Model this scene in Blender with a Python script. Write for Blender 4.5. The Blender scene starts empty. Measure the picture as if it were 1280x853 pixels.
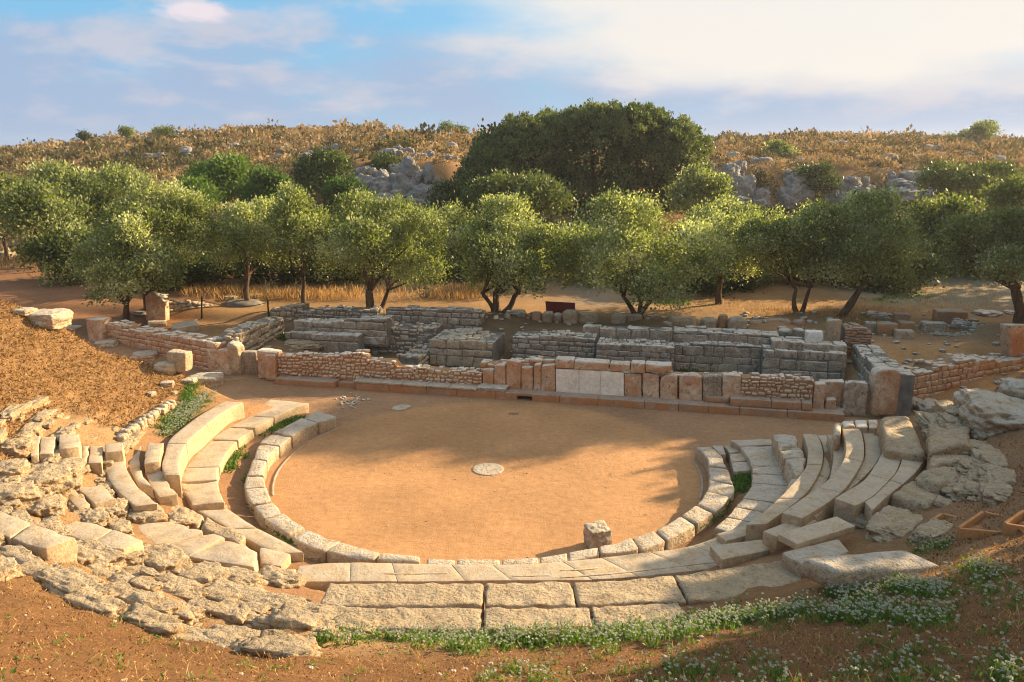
import bpy, math, random
import numpy as np
from math import radians, sin, cos, pi
# ------------------------------------------------------------------ camera, sky, sun, exposure
scn = bpy.context.scene
COL = scn.collection
F, YH, H = 1000.0, 190.0, 8.0
TH = math.atan((426.5 - YH) / F)
cam = bpy.data.objects.new("camera", bpy.data.cameras.new("camera"))
COL.objects.link(cam); scn.camera = cam
cam.location = (0, 0, H); cam.rotation_euler = (pi / 2 - TH, 0, 0)
cam.data.sensor_width = 36; cam.data.lens = F / 1280 * 36
cam.data.clip_end = 5000; cam.data.clip_start = 0.1
SUN_AZ = radians(27)      # from +x towards +y
SUN_EL = radians(20)
SUNV = np.array([cos(SUN_AZ) * cos(SUN_EL), sin(SUN_AZ) * cos(SUN_EL), sin(SUN_EL)])
sd = bpy.data.lights.new("sun", 'SUN'); sd.energy = 5.0; sd.angle = radians(0.6); sd.color = (1.0, 0.75, 0.44)
so = bpy.data.objects.new("sun", sd); COL.objects.link(so)
import mathutils
so.rotation_euler = mathutils.Vector(SUNV).to_track_quat('Z', 'Y').to_euler()
so.location = (60, 30, 40)
scn.cycles.pixel_filter_type = 'BLACKMAN_HARRIS'; scn.cycles.filter_width = 1.05
scn.view_settings.view_transform = 'Standard'; scn.view_settings.look = 'None'
scn.view_settings.exposure = 1.52; scn.view_settings.gamma = 1; scn.view_settings.use_curve_mapping = False
wd = bpy.data.worlds.new("World"); scn.world = wd; wd.use_nodes = True
nt = wd.node_tree; N = nt.nodes; Lk = nt.links
bg = N['Background']
sky = N.new('ShaderNodeTexSky'); sky.sky_type = 'NISHITA'; sky.sun_disc = False
sky.sun_elevation = SUN_EL; sky.sun_rotation = pi / 2 - SUN_AZ
sky.altitude = 50; sky.air_density = 1.0; sky.dust_density = 1.2; sky.ozone_density = 2.0
tcw = N.new('ShaderNodeTexCoord')

def wn(t, **kw):
    n = N.new(t)
    for k, v in kw.items(): setattr(n, k, v)
    return n
def wmath(op, a, b=None, clamp=False):
    n = wn('ShaderNodeMath', operation=op, use_clamp=clamp)
    for i, v in enumerate((a, b)):
        if v is None: continue
        if hasattr(v, 'links') or hasattr(v, 'is_linked'): Lk.new(v, n.inputs[i])
        else: n.inputs[i].default_value = v
    return n.outputs[0]
def wmix(f, a, b):
    n = wn('ShaderNodeMix', data_type='RGBA')
    for i, v in ((0, f), (6, a), (7, b)):
        if hasattr(v, 'is_linked'): Lk.new(v, n.inputs[i])
        else: n.inputs[i].default_value = v if i == 0 else (*v, 1)
    return n.outputs[2]
def wramp(fac, p0, p1):
    n = wn('ShaderNodeMapRange', interpolation_type='SMOOTHSTEP'); n.inputs[1].default_value = p0; n.inputs[2].default_value = p1
    Lk.new(fac, n.inputs[0]); return n.outputs[0]
sep = wn('ShaderNodeSeparateXYZ'); Lk.new(tcw.outputs['Generated'], sep.inputs[0])
X_, Y_, Z_ = sep.outputs
def cloudnoise(scale, zs, off, detail=6, rough=.55, dist=.4):
    mp = wn('ShaderNodeMapping'); mp.inputs['Scale'].default_value = (1, 1, zs); mp.inputs['Location'].default_value = off
    Lk.new(tcw.outputs['Generated'], mp.inputs[0])
    n = wn('ShaderNodeTexNoise'); n.inputs['Scale'].default_value = scale; n.inputs['Detail'].default_value = detail
    n.inputs['Roughness'].default_value = rough; n.inputs['Distortion'].default_value = dist
    Lk.new(mp.outputs[0], n.inputs[0]); return n.outputs[0]
K = 1.0
skymul = wn('ShaderNodeVectorMath', operation='SCALE'); Lk.new(sky.outputs[0], skymul.inputs[0]); skymul.inputs['Scale'].default_value = 1.0
base = wmix(.72, skymul.outputs[0], (1.5, 4.1, 6.5))
# lavender cloud banks low on the left, a bright veil towards the sun on the right
az = wmath('DIVIDE', X_, wmath('MAXIMUM', Y_, .05))
n1 = cloudnoise(2.6, 3.6, (2.1, 0.4, 1.7), 5, .5, .15)
n2 = cloudnoise(7, 3.0, (.3, 5.2, .2), 5, .58, .2)
bank = wmath('MULTIPLY', wramp(wmath('ADD', n1, wmath('MULTIPLY', wmath('SUBTRACT', .12, Z_), 2.2)), .42, .66), 0.92)
c1 = wmix(bank, base, (2.7, 3.5, 4.9))
puff = wmath('MULTIPLY', wramp(wmath('ADD', n2, wmath('MULTIPLY', n1, .5)), .72, .92), wramp(Z_, .01, .05))
c2 = wmix(wmath('MULTIPLY', puff, .55), c1, (5.2, 4.7, 4.9))
veilm = wmath('ADD', wmath('ADD', az, wmath('MULTIPLY', wmath('SUBTRACT', n1, .5), .9)), wmath('MULTIPLY', wmath('SUBTRACT', Z_, .1), 1.4))
veil = wmath('MULTIPLY', wramp(veilm, -.08, .25), wramp(wmath('ADD', Z_, wmath('MULTIPLY', wmath('SUBTRACT', n1, .5), .16)), .05, .12))
dd = wn('ShaderNodeVectorMath', operation='SUBTRACT'); Lk.new(tcw.outputs['Generated'], dd.inputs[0]); cv = np.array([-.347, .926, .1485]); cv /= np.linalg.norm(cv); dd.inputs[1].default_value = tuple(cv)
d2 = wn('ShaderNodeVectorMath', operation='MULTIPLY'); Lk.new(dd.outputs[0], d2.inputs[0]); d2.inputs[1].default_value = (1, 1, 3.4)
dl = wn('ShaderNodeVectorMath', operation='LENGTH'); Lk.new(d2.outputs[0], dl.inputs[0])
n3_ = cloudnoise(26, 2.2, (.3, 5.2, .2), 5, .6, .2)
cl_ = wramp(wmath('ADD', dl.outputs['Value'], wmath('MULTIPLY', wmath('SUBTRACT', n3_, .5), .05)), .045, .02)
c2 = wmix(wmath('MULTIPLY', cl_, .85), c2, (6.4, 5.6, 5.9))
c3 = wmix(wmath('MULTIPLY', veil, .95), c2, (6.5, 6.15, 5.7))
Lk.new(c3, bg.inputs[0]); bg.inputs[1].default_value = 0.05

# ------------------------------------------------------------------ numeric helpers
rs = np.random.RandomState(7)
def ray(px, py):
    x = (px - 640) / F; y = -(py - 426.5) / F
    return np.array([x, cos(TH) + y * sin(TH), -sin(TH) + y * cos(TH)])
CAM = np.array([0, 0, H])
def U(px, py, z):
    d = ray(px, py); t = (z - H) / d[2]; return CAM + d * t
def W(px, py, Y):
    d = ray(px, py); return CAM + d * (Y / d[1])
def hsh(i, j, k, s):
    n = (i * 374761393 + j * 668265263 + k * 2147483647 + s * 974711) & 0xffffffff
    n = ((n ^ (n >> 13)) * 1274126177) & 0xffffffff
    n = (n ^ (n >> 16)) & 0xffffff
    return n / float(0xffffff)
def vnoise(p, s=0):
    p = np.asarray(p, float); i = np.floor(p).astype(np.int64); f = p - i; f = f * f * (3 - 2 * f)
    r = 0
    for a in (0, 1):
        wa = f[..., 0] if a else 1 - f[..., 0]
        for b in (0, 1):
            wb = f[..., 1] if b else 1 - f[..., 1]
            for c in (0, 1):
                wc = f[..., 2] if c else 1 - f[..., 2]
                r = r + wa * wb * wc * hsh(i[..., 0] + a, i[..., 1] + b, i[..., 2] + c, s)
    return r
def fbm(p, s=0, o=3):
    r = 0; a = 1; t = 0; p = np.asarray(p, float)
    for k in range(o):
        r = r + a * vnoise(p * (2 ** k) + k * 17.3, s + k); t += a; a *= .5
    return r / t
def sst(a, b, x):
    t = np.clip((x - a) / (b - a), 0, 1); return t * t * (3 - 2 * t)

# ------------------------------------------------------------------ terrain height
CX, CY = -0.6, 19.6
def hill(x, y):
    ax = x * 150 / np.maximum(y, 60)
    zr = np.interp(ax, [-200, -96, -80, -65, -50, -38, -25, -8, 20, 36, 55, 72, 96, 200], [7, 8.0, 9.0, 10.6, 11.6, 11.9, 11.5, 10.4, 9.5, 10.0, 10.5, 10.2, 9.2, 7])
    t = np.clip((y - 52) / 98, 0, 1)
    left = 1.1 + (zr - 1.1) * (t ** .8)
    # cliff band on the right, a rocky shoulder on the left
    u = x / np.maximum(y, 30)
    wob = 4 * (fbm(np.stack([x / 9, y * 0, x * 0], -1), 3) - .5)
    cl = sst(80, 85, y + wob * 1.5)
    rightz = 1.1 + 1.4 * sst(52, 80, y) + 4.2 * cl + (zr - 6.7) * np.clip((y - 84) / 66, 0, 1) ** .9
    rightz = np.where(y > 84, rightz, 1.1 + 1.4 * sst(52, 80, y) + 4.2 * cl)
    mr = sst(.2, .27, u)
    cl2 = sst(70, 76, y + wob)
    sh = 1.1 + 1.6 * sst(52, 70, y) + 4.6 * cl2 + (zr - 7.3) * np.clip((y - 76) / 74, 0, 1)
    sh = np.where(y > 76, sh, 1.1 + 1.6 * sst(52, 70, y) + 4.6 * cl2)
    ml = sst(-.24, -.19, u) * (1 - sst(-.08, .0, u))
    z = left * (1 - mr) + rightz * mr
    z = z * (1 - ml) + sh * ml
    return np.where(y > 150, zr - (y - 150) * .06, z)
RP = [0, 5.7, 6.2, 6.35, 7.3, 7.6, 8.2, 9.2, 10.2, 12, 19.6, 26]
ZP = [0, 0, .1, .18, .28, .6, .82, 1.2, 1.6, 2.4, 6.3, 6.9]
def zg(x, y):
    x = np.asarray(x, float); y = np.asarray(y, float)
    r = np.hypot(x - CX, y - CY)
    cone = np.interp(r, RP, ZP)
    yl = np.where(x < 0, 23.3, 18.6) + .25 * np.sin(x * 1.7)
    yt = y + .236 * (x - 7.8)
    back = sst(29.2, 31.6, np.minimum(yt, y + 2)) * .78
    pit = sst(-7.5, -7.2, x) * (1 - sst(11.4, 11.7, x)) * (1 - sst(29.1, 29.3, yt))
    lroom = sst(27.5, 31.5, y) * sst(7, 10, -x) * .45
    rroom = sst(24.8, 27, y) * sst(11.9, 12.5, x) * .45
    basez = np.maximum(back, np.maximum(lroom, rroom)) * (1 - pit) - .14 * pit * sst(24.3, 24.5, yt)
    basez = basez + .35 * sst(33, 50, y)
    m = 1 - sst(-.35, .45, y - yl)
    z = basez * (1 - m) + cone * m
    z = z + np.where(r > 9.2, m * .10 * (fbm(np.stack([x * 1.3, y * 1.3, 0 * x], -1), 5) - .5) * 2, 0)
    z = z + np.where(y > 29, .10 * (fbm(np.stack([x * .7, y * .7, 0 * x], -1), 9) - .5), 0)
    z = z + (1 - m) * .03 * (fbm(np.stack([x * .45, y * .45, 0 * x], -1), 11, 1) - .5)
    bedm = m * sst(8.6, 9.2, r) * (1 - sst(10.8, 11.4, r)) * sst(1.5, 3, -x) * (1 - sst(19, 20, y))
    z = z + (.09 * m * sst(9.0, 9.6, r) + .28 * bedm) * (fbm(np.stack([x * 3.1, y * 3.1, 0 * x], -1), 15, 3) - .5)
    # earth bank under the tree at the right edge, soil heaps under two trees
    for (bx, by, br, bh) in ((19.6, 31.2, 1.1, .6), (5.9, 33.2, 1.1, .28), (-.6, 34.6, 1.4, .3), (10.9, 32.6, 1.2, .35), (-6.2, 34.8, 1.2, .3)):
        z = z + bh * np.exp(-((x - bx) ** 2 + (y - by) ** 2) / br ** 2)
    hz = hill(x, y) + 1.2 * (fbm(np.stack([x / 14, y / 14, 0 * x], -1), 21) - .5) * sst(56, 80, y)
    w = sst(46, 60, y)
    return z * (1 - w) + hz * w
def zg1(x, y): return float(zg(np.array([x]), np.array([y]))[0])
def stretch(a, b, step, far, g=1.12):
    core = list(np.arange(a, b + step / 2, step)); s_ = step; x = b; up = []
    while x < far[1]: s_ *= g; x += s_; up.append(x)
    s_ = step; x = a; dn = []
    while x > far[0]: s_ *= g; x -= s_; dn.append(x)
    return np.array(dn[::-1] + core + up)
xs = stretch(-20, 20, .15, (-420, 420), 1.07); ys = stretch(2, 36, .15, (-60, 700), 1.035)
GX, GY = np.meshgrid(xs, ys); GZ = zg(GX, GY)
_T = np.geomspace(4, 300, 1500)
def zfast(x, y):
    i = np.clip(np.searchsorted(xs, x) - 1, 0, len(xs) - 2); j = np.clip(np.searchsorted(ys, y) - 1, 0, len(ys) - 2)
    fx = (x - xs[i]) / (xs[i + 1] - xs[i]); fy = (y - ys[j]) / (ys[j + 1] - ys[j])
    return (GZ[j, i] * (1 - fx) + GZ[j, i + 1] * fx) * (1 - fy) + (GZ[j + 1, i] * (1 - fx) + GZ[j + 1, i + 1] * fx) * fy
def hit(px, py, dz=0.):
    d = ray(px, py); P = CAM + d * _T[:, None]; g = P[:, 2] - zfast(P[:, 0], P[:, 1]) - dz
    k = max(1, int(np.argmax(g < 0))); f = g[k - 1] / (g[k - 1] - g[k]); return P[k - 1] * (1 - f) + P[k] * f
def zh(inner, outer, h):
    return float(np.mean([hit(p[0], p[1], h)[2] for p in list(inner) + list(outer)]))

# ------------------------------------------------------------------ materials
def nodes(name):
    m = bpy.data.materials.new(name); m.use_nodes = True; return m, m.node_tree.nodes, m.node_tree.links
class MT:
    def __init__(s, name, rough=.9):
        s.m, s.n, s.l = nodes(name); s.b = s.n['Principled BSDF']; s.b.inputs['Roughness'].default_value = rough
        s.b.inputs['Specular IOR Level'].default_value = .25
        s.pos = s.n.new('ShaderNodeNewGeometry')
    def link(s, v, i):
        if hasattr(v, 'is_linked'): s.l.new(v, i)
        else:
            try: i.default_value = v
            except Exception: i.default_value = (*v, 1)
    def noise(s, scale, detail=4, rough=.6, dist=0, vec=None, sc=(1, 1, 1)):
        n = s.n.new('ShaderNodeTexNoise'); n.inputs['Scale'].default_value = scale; n.inputs['Detail'].default_value = detail
        n.inputs['Roughness'].default_value = rough; n.inputs['Distortion'].default_value = dist
        v = s.pos.outputs['Position']
        if sc != (1, 1, 1):
            mp = s.n.new('ShaderNodeMapping'); mp.inputs['Scale'].default_value = sc; s.l.new(v, mp.inputs[0]); v = mp.outputs[0]
        s.l.new(v, n.inputs[0]); return n.outputs[0]
    def voro(s, scale, feat='F1', out=0):
        n = s.n.new('ShaderNodeTexVoronoi'); n.feature = feat; n.inputs['Scale'].default_value = scale
        s.l.new(s.pos.outputs['Position'], n.inputs[0]); return n.outputs[out]
    def rng(s, v, a, b, c=0, d=1):
        n = s.n.new('ShaderNodeMapRange'); n.inputs[1].default_value = a; n.inputs[2].default_value = b
        n.inputs[3].default_value = c; n.inputs[4].default_value = d; s.link(v, n.inputs[0]); return n.outputs[0]
    def mul(s, a, b, op='MULTIPLY'):
        n = s.n.new('ShaderNodeMath'); n.operation = op; s.link(a, n.inputs[0]); s.link(b, n.inputs[1]); return n.outputs[0]
    def mix(s, f, a, b, mode='MIX'):
        n = s.n.new('ShaderNodeMix'); n.data_type = 'RGBA'; n.blend_type = mode
        s.link(f, n.inputs[0])
        for v, i in ((a, 6), (b, 7)):
            if hasattr(v, 'is_linked'): s.l.new(v, n.inputs[i])
            else: n.inputs[i].default_value = (*v, 1)
        return n.outputs[2]
    def attr(s, name, out=2):
        n = s.n.new('ShaderNodeAttribute'); n.attribute_name = name; return n.outputs[out]
    def nz(s):
        n = s.n.new('ShaderNodeSeparateXYZ'); s.l.new(s.pos.outputs['Normal'], n.inputs[0]); return n.outputs[2]
    def bump(s, h, dist=.02, strength=1, prev=None):
        n = s.n.new('ShaderNodeBump'); n.inputs['Distance'].default_value = dist; n.inputs['Strength'].default_value = strength
        s.l.new(h, n.inputs['Height'])
        if prev is not None: s.l.new(prev, n.inputs['Normal'])
        return n.outputs[0]
    def out(s, col, nrm=None):
        s.link(col, s.b.inputs['Base Color'])
        if nrm is not None: s.l.new(nrm, s.b.inputs['Normal'])
        return s.m

def stone_mat(name, cols, grey, pit=.5, orange=.0, bumpd=.02, pitscale=16, lichen=.45, topgrey=.6):
    """cols: two tints chosen per stone; grey: weathered crust plus painted skylight on upward faces; orange: iron staining plus painted warm bounce on upright faces"""
    t = MT(name, .92)
    c = t.mix(t.attr('tint'), cols[0], cols[1])
    big = t.noise(1.7, 5, .62, .3)
    c = t.mix(t.rng(big, .35, .7), c, tuple(v * .66 for v in cols[0]))
    st_ = t.noise(4.2, 8, .62, .6)
    c = t.mix(t.rng(st_, .47, .56, 0, .62 * min(1, lichen * 1.5)), c, tuple(v * f_ for v, f_ in zip(cols[0], (.42, .38, .36))))
    c = t.mix(t.rng(t.noise(5.3, 7, .66, .3), .56, .66, 0, .5), c, tuple(min(.8, v * 1.25) for v in cols[1]))
    fine = t.noise(22, 5, .7)
    c = t.mix(t.rng(fine, .3, .75, .0, .55), c, tuple(min(1, v * 1.35) for v in cols[1]))
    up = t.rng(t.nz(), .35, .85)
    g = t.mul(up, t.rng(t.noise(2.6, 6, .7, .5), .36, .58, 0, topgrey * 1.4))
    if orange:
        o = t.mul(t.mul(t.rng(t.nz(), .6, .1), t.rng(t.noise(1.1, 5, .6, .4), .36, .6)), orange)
        c = t.mix(o, c, (.44, .185, .068))  # iron stain, with warm bounce light painted onto upright faces
    c = t.mix(t.mul(g, 1.0, 'MINIMUM'), c, grey)  # weathered crust, with skylight painted into the paler tops
    li = t.rng(t.noise(6.5, 7, .72, .2), .56, .68, 0, lichen)
    c = t.mix(li, c, (.075, .07, .06))
    vo = t.voro(pitscale, 'F1', 0)
    pits = t.mul(t.rng(vo, .0, .38), t.rng(t.noise(pitscale * .7, 4, .7), .3, .62))
    c = t.mix(t.rng(pits, 0, .35, pit * .75, 0), c, (.09, .065, .045))
    n1 = t.noise(7, 8, .68)
    b = t.bump(n1, bumpd * 2.2, 1)
    b = t.bump(pits, bumpd * 1.2, min(1, pit * 1.2), b)
    b = t.bump(fine, bumpd * .5, .8, b)
    return t.out(c, b)
M = {}
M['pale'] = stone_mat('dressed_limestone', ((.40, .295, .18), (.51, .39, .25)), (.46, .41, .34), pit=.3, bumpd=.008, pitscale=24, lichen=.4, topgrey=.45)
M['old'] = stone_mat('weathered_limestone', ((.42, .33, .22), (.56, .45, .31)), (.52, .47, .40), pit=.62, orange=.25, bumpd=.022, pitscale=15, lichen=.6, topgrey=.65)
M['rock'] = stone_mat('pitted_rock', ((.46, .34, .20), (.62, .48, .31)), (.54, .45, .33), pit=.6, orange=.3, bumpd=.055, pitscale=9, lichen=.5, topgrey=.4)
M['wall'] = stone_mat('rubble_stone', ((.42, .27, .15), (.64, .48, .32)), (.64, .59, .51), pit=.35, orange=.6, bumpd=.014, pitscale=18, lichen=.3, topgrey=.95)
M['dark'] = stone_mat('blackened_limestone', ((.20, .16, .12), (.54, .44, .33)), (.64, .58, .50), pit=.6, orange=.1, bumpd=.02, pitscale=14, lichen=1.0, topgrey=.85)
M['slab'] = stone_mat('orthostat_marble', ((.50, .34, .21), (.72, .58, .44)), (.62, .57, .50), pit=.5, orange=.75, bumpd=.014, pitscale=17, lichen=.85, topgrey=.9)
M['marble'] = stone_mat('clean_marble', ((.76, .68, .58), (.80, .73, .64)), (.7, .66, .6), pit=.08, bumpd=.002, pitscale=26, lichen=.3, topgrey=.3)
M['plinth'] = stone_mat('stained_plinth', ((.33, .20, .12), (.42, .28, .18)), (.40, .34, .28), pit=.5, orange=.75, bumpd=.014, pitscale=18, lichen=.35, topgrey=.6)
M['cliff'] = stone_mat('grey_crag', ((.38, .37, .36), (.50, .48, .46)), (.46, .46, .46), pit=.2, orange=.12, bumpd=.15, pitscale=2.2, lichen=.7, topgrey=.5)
t = MT('lime_mortar', .95)
c = t.mix(t.rng(t.noise(3, 4), .35, .65), (.36, .17, .075), (.44, .29, .17))
c = t.mix(t.rng(t.noise(30, 3), .45, .7, 0, .6), c, (.12, .07, .04))
M['mortar'] = t.out(c, t.bump(t.noise(30, 5, .7), .02, 1))
t = MT('grey_mortar', .95)
c = t.mix(t.rng(t.noise(3, 4), .35, .65), (.13, .12, .11), (.24, .22, .19))
M['mortar_grey'] = t.out(c, t.bump(t.noise(30, 5, .7), .02, 1))

t = MT('earth', .95)
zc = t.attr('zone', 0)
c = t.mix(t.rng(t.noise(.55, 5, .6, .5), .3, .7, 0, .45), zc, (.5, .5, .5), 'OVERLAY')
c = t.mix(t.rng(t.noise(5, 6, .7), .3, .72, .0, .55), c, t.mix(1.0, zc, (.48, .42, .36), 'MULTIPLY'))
sp = t.rng(t.noise(42, 4, .75), .36, .66)
rg = t.attr('rough', 2)
c = t.mix(t.mul(t.mul(sp, t.rng(rg, 0, 1, .3, .8)), 1), c, t.mix(1.0, c, (1.5, 1.3, 1.05), 'MULTIPLY'))
dk = t.rng(t.noise(26, 5, .75, .3), .5, .7)
c = t.mix(t.mul(dk, t.rng(rg, 0, 1, .22, .9)), c, t.mix(1.0, zc, (.28, .21, .17), 'MULTIPLY'))
peb = t.rng(t.voro(9, 'F1', 0), .05, .09, 1, 0)
pm = t.mul(peb, t.rng(t.noise(3, 2), .5, .6))
c = t.mix(t.mul(pm, .6), c, (.5, .44, .36))
hb = t.mul(t.noise(34, 6, .75), t.rng(rg, 0, 1, .25, 1.2))
b = t.bump(hb, .035, 1); b = t.bump(t.noise(4, 5, .6), .05, .6, b)
M['earth'] = t.out(c, b)

def leaf_mat(name, stops, trans, tf=.38, rough=.55, spec=.35):
    t = MT(name, rough); t.b.inputs['Specular IOR Level'].default_value = spec
    rp = t.n.new('ShaderNodeValToRGB'); e = rp.color_ramp.elements
    e[0].position = 0; e[0].color = (*stops[0], 1); e[1].position = 1; e[1].color = (*stops[-1], 1)
    for i, s_ in enumerate(stops[1:-1]): x = e.new((i + 1) / (len(stops) - 1)); x.color = (*s_, 1)
    t.l.new(t.attr('tint'), rp.inputs[0]); t.l.new(rp.outputs[0], t.b.inputs['Base Color'])
    tr = t.n.new('ShaderNodeBsdfTranslucent')
    t.l.new(t.mix(1.0, rp.outputs[0], trans, 'MULTIPLY'), tr.inputs[0])
    ms = t.n.new('ShaderNodeMixShader'); ms.inputs[0].default_value = tf
    t.l.new(t.b.outputs[0], ms.inputs[1]); t.l.new(tr.outputs[0], ms.inputs[2])
    t.l.new(ms.outputs[0], t.n['Material Output'].inputs[0]); return t.m
M['olive'] = leaf_mat('olive_leaves', ((.035, .055, .018), (.11, .14, .045), (.25, .275, .135), (.58, .58, .40)), (1.6, 1.75, .65), .4)
M['green'] = leaf_mat('green_leaves', ((.025, .055, .018), (.06, .11, .028), (.10, .16, .04)), (1.8, 2.0, .6), .35)
M['darkleaf'] = leaf_mat('dark_leaves', ((.016, .034, .011), (.04, .068, .02), (.085, .115, .036), (.15, .18, .06)), (1.5, 1.6, .5), .22)
M['tuft'] = leaf_mat('tufted_leaves', ((.012, .026, .010), (.045, .075, .026), (.10, .14, .048), (.20, .23, .085)), (1.5, 1.6, .5), .25)
M['scrub'] = leaf_mat('scrub_leaves', ((.06, .07, .03), (.14, .12, .065), (.24, .185, .105), (.37, .285, .17), (.15, .15, .08)), (1.5, 1.2, .7), .25, .9, .1)
M['straw'] = leaf_mat('dry_straw', ((.045, .022, .010), (.20, .105, .04), (.40, .25, .10), (.60, .45, .23)), (1.3, 1.1, .7), .3, .8, .1)
M['grass'] = leaf_mat('green_grass', ((.03, .08, .015), (.08, .16, .03), (.17, .23, .06)), (1.6, 1.8, .6), .35)
M['petal'] = leaf_mat('white_petals', ((.34, .38, .28), (.48, .50, .40), (.62, .62, .52)), (1, 1, .9), .3, .8, .1)
t = MT('bark', .95)
c = t.mix(t.rng(t.noise(6, 5, .7, 0, None, (1, 1, .25)), .35, .65), (.05, .032, .022), (.16, .105, .07))
M['bark'] = t.out(c, t.bump(t.noise(14, 6, .7, 0, None, (1, 1, .2)), .05, 1))
t = MT('sawn_timber', .8)
c = t.mix(t.rng(t.noise(20, 4, .6, 0, None, (1, 1, 6)), .3, .7), (.36, .16, .06), (.52, .27, .11))
M['wood'] = t.out(c, t.bump(t.noise(40, 4), .005, .6))
t = MT('red_panel', .5); M['red'] = t.out(t.mix(t.rng(t.noise(4, 4), .3, .7), (.10, .008, .008), (.16, .012, .010)))
t = MT('dark_iron', .6); M['iron'] = t.out(t.mix(t.rng(t.noise(9, 4), .3, .7), (.012, .011, .010), (.03, .026, .022)))
t = MT('hemp_rope', .95); M['rope'] = t.out(t.mix(t.rng(t.noise(30, 4), .3, .7), (.10, .075, .05), (.2, .16, .11)))

# ------------------------------------------------------------------ mesh builder and object linking
class B:
    def __init__(s): s.v = []; s.f = []; s.t = []; s.m = []; s.n = 0; s.sm = []
    def add(s, V, Fq, tint=.5, mat=0, smooth=True):
        V = np.asarray(V, float); Fq = np.asarray(Fq, np.int64)
        s.v.append(V); s.f.append(Fq + s.n); s.n += len(V)
        s.t.append(np.full(len(V), tint) if np.isscalar(tint) else np.asarray(tint, float))
        s.m.append(np.full(len(Fq), mat)); s.sm.append(np.full(len(Fq), smooth))
    def merge(s, o):
        for V, Fq in zip(o.v, o.f): pass
def center(bs):
    V = np.concatenate([np.concatenate(b.v) for b in bs])
    lo, hi = V.min(0), V.max(0); return np.array([(lo[0] + hi[0]) / 2, (lo[1] + hi[1]) / 2, lo[2]])
def mesh(name, b, mats, base, extra=None):
    V = np.concatenate(b.v) - base
    me = bpy.data.meshes.new(name)
    k = b.f[0].shape[1]
    assert all(f.shape[1] == k for f in b.f)
    Fq = np.concatenate(b.f); nf = len(Fq)
    me.vertices.add(len(V)); me.vertices.foreach_set('co', V.astype(np.float32).ravel())
    me.loops.add(nf * k); me.loops.foreach_set('vertex_index', Fq.astype(np.int32).ravel())
    me.polygons.add(nf); me.polygons.foreach_set('loop_start', (np.arange(nf) * k).astype(np.int32))
    me.polygons.foreach_set('loop_total', np.full(nf, k, np.int32))
    me.polygons.foreach_set('material_index', np.concatenate(b.m).astype(np.int32))
    me.polygons.foreach_set('use_smooth', np.concatenate(b.sm).astype(bool))
    a = me.attributes.new('tint', 'FLOAT', 'POINT'); a.data.foreach_set('value', np.concatenate(b.t).astype(np.float32))
    for m_ in mats: me.materials.append(M[m_])
    me.update(); me.validate()
    return me
def setp(o, label=None, cat=None, group=None, kind=None):
    if label: o['label'] = label
    if cat: o['category'] = cat
    if group: o['group'] = group
    if kind: o['kind'] = kind
def single(name, label, cat, b, mats, group=None, kind=None):
    base = center([b]); o = bpy.data.objects.new(name, mesh(name, b, mats, base)); COL.objects.link(o)
    o.location = base; setp(o, label, cat, group, kind); return o
def thing(name, label, cat, parts, group=None):
    """parts: list of (name, builder, materials[, label])"""
    base = center([p[1] for p in parts if p[1] is not None])
    e = bpy.data.objects.new(name, None); COL.objects.link(e); e.location = base; e.empty_display_size = .3
    setp(e, label, cat, group)
    for p in parts:
        o = bpy.data.objects.new(p[0], mesh(p[0], p[1], p[2], base)); COL.objects.link(o); o.parent = e
        if len(p) > 3: o['label'] = p[3]
    return e

_top = {}
def lattice(nx, ny, nz):
    key = (nx, ny, nz)
    if key in _top: return _top[key]
    idx = -np.ones((nx + 1, ny + 1, nz + 1), int); pts = []
    for i in range(nx + 1):
        for j in range(ny + 1):
            for k in range(nz + 1):
                if i in (0, nx) or j in (0, ny) or k in (0, nz): idx[i, j, k] = len(pts); pts.append((i, j, k))
    fs = []
    for i in range(nx):
        for j in range(ny):
            fs.append((idx[i, j, nz], idx[i + 1, j, nz], idx[i + 1, j + 1, nz], idx[i, j + 1, nz]))
            fs.append((idx[i, j, 0], idx[i, j + 1, 0], idx[i + 1, j + 1, 0], idx[i + 1, j, 0]))
    for i in range(nx):
        for k in range(nz):
            fs.append((idx[i, 0, k], idx[i + 1, 0, k], idx[i + 1, 0, k + 1], idx[i, 0, k + 1]))
            fs.append((idx[i, ny, k], idx[i, ny, k + 1], idx[i + 1, ny, k + 1], idx[i + 1, ny, k]))
    for j in range(ny):
        for k in range(nz):
            fs.append((idx[0, j, k], idx[0, j, k + 1], idx[0, j + 1, k + 1], idx[0, j + 1, k]))
            fs.append((idx[nx, j, k], idx[nx, j + 1, k], idx[nx, j + 1, k + 1], idx[nx, j, k + 1]))
    _top[key] = (np.array(pts), np.array(fs)); return _top[key]
def axis(L, b, seg):
    n = max(1, int(round((L - 2 * b) / seg)))
    mid = np.linspace(b, L - b, n + 1)
    return np.concatenate([[0, b * .35], mid, [L - b * .35, L]])
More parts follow.
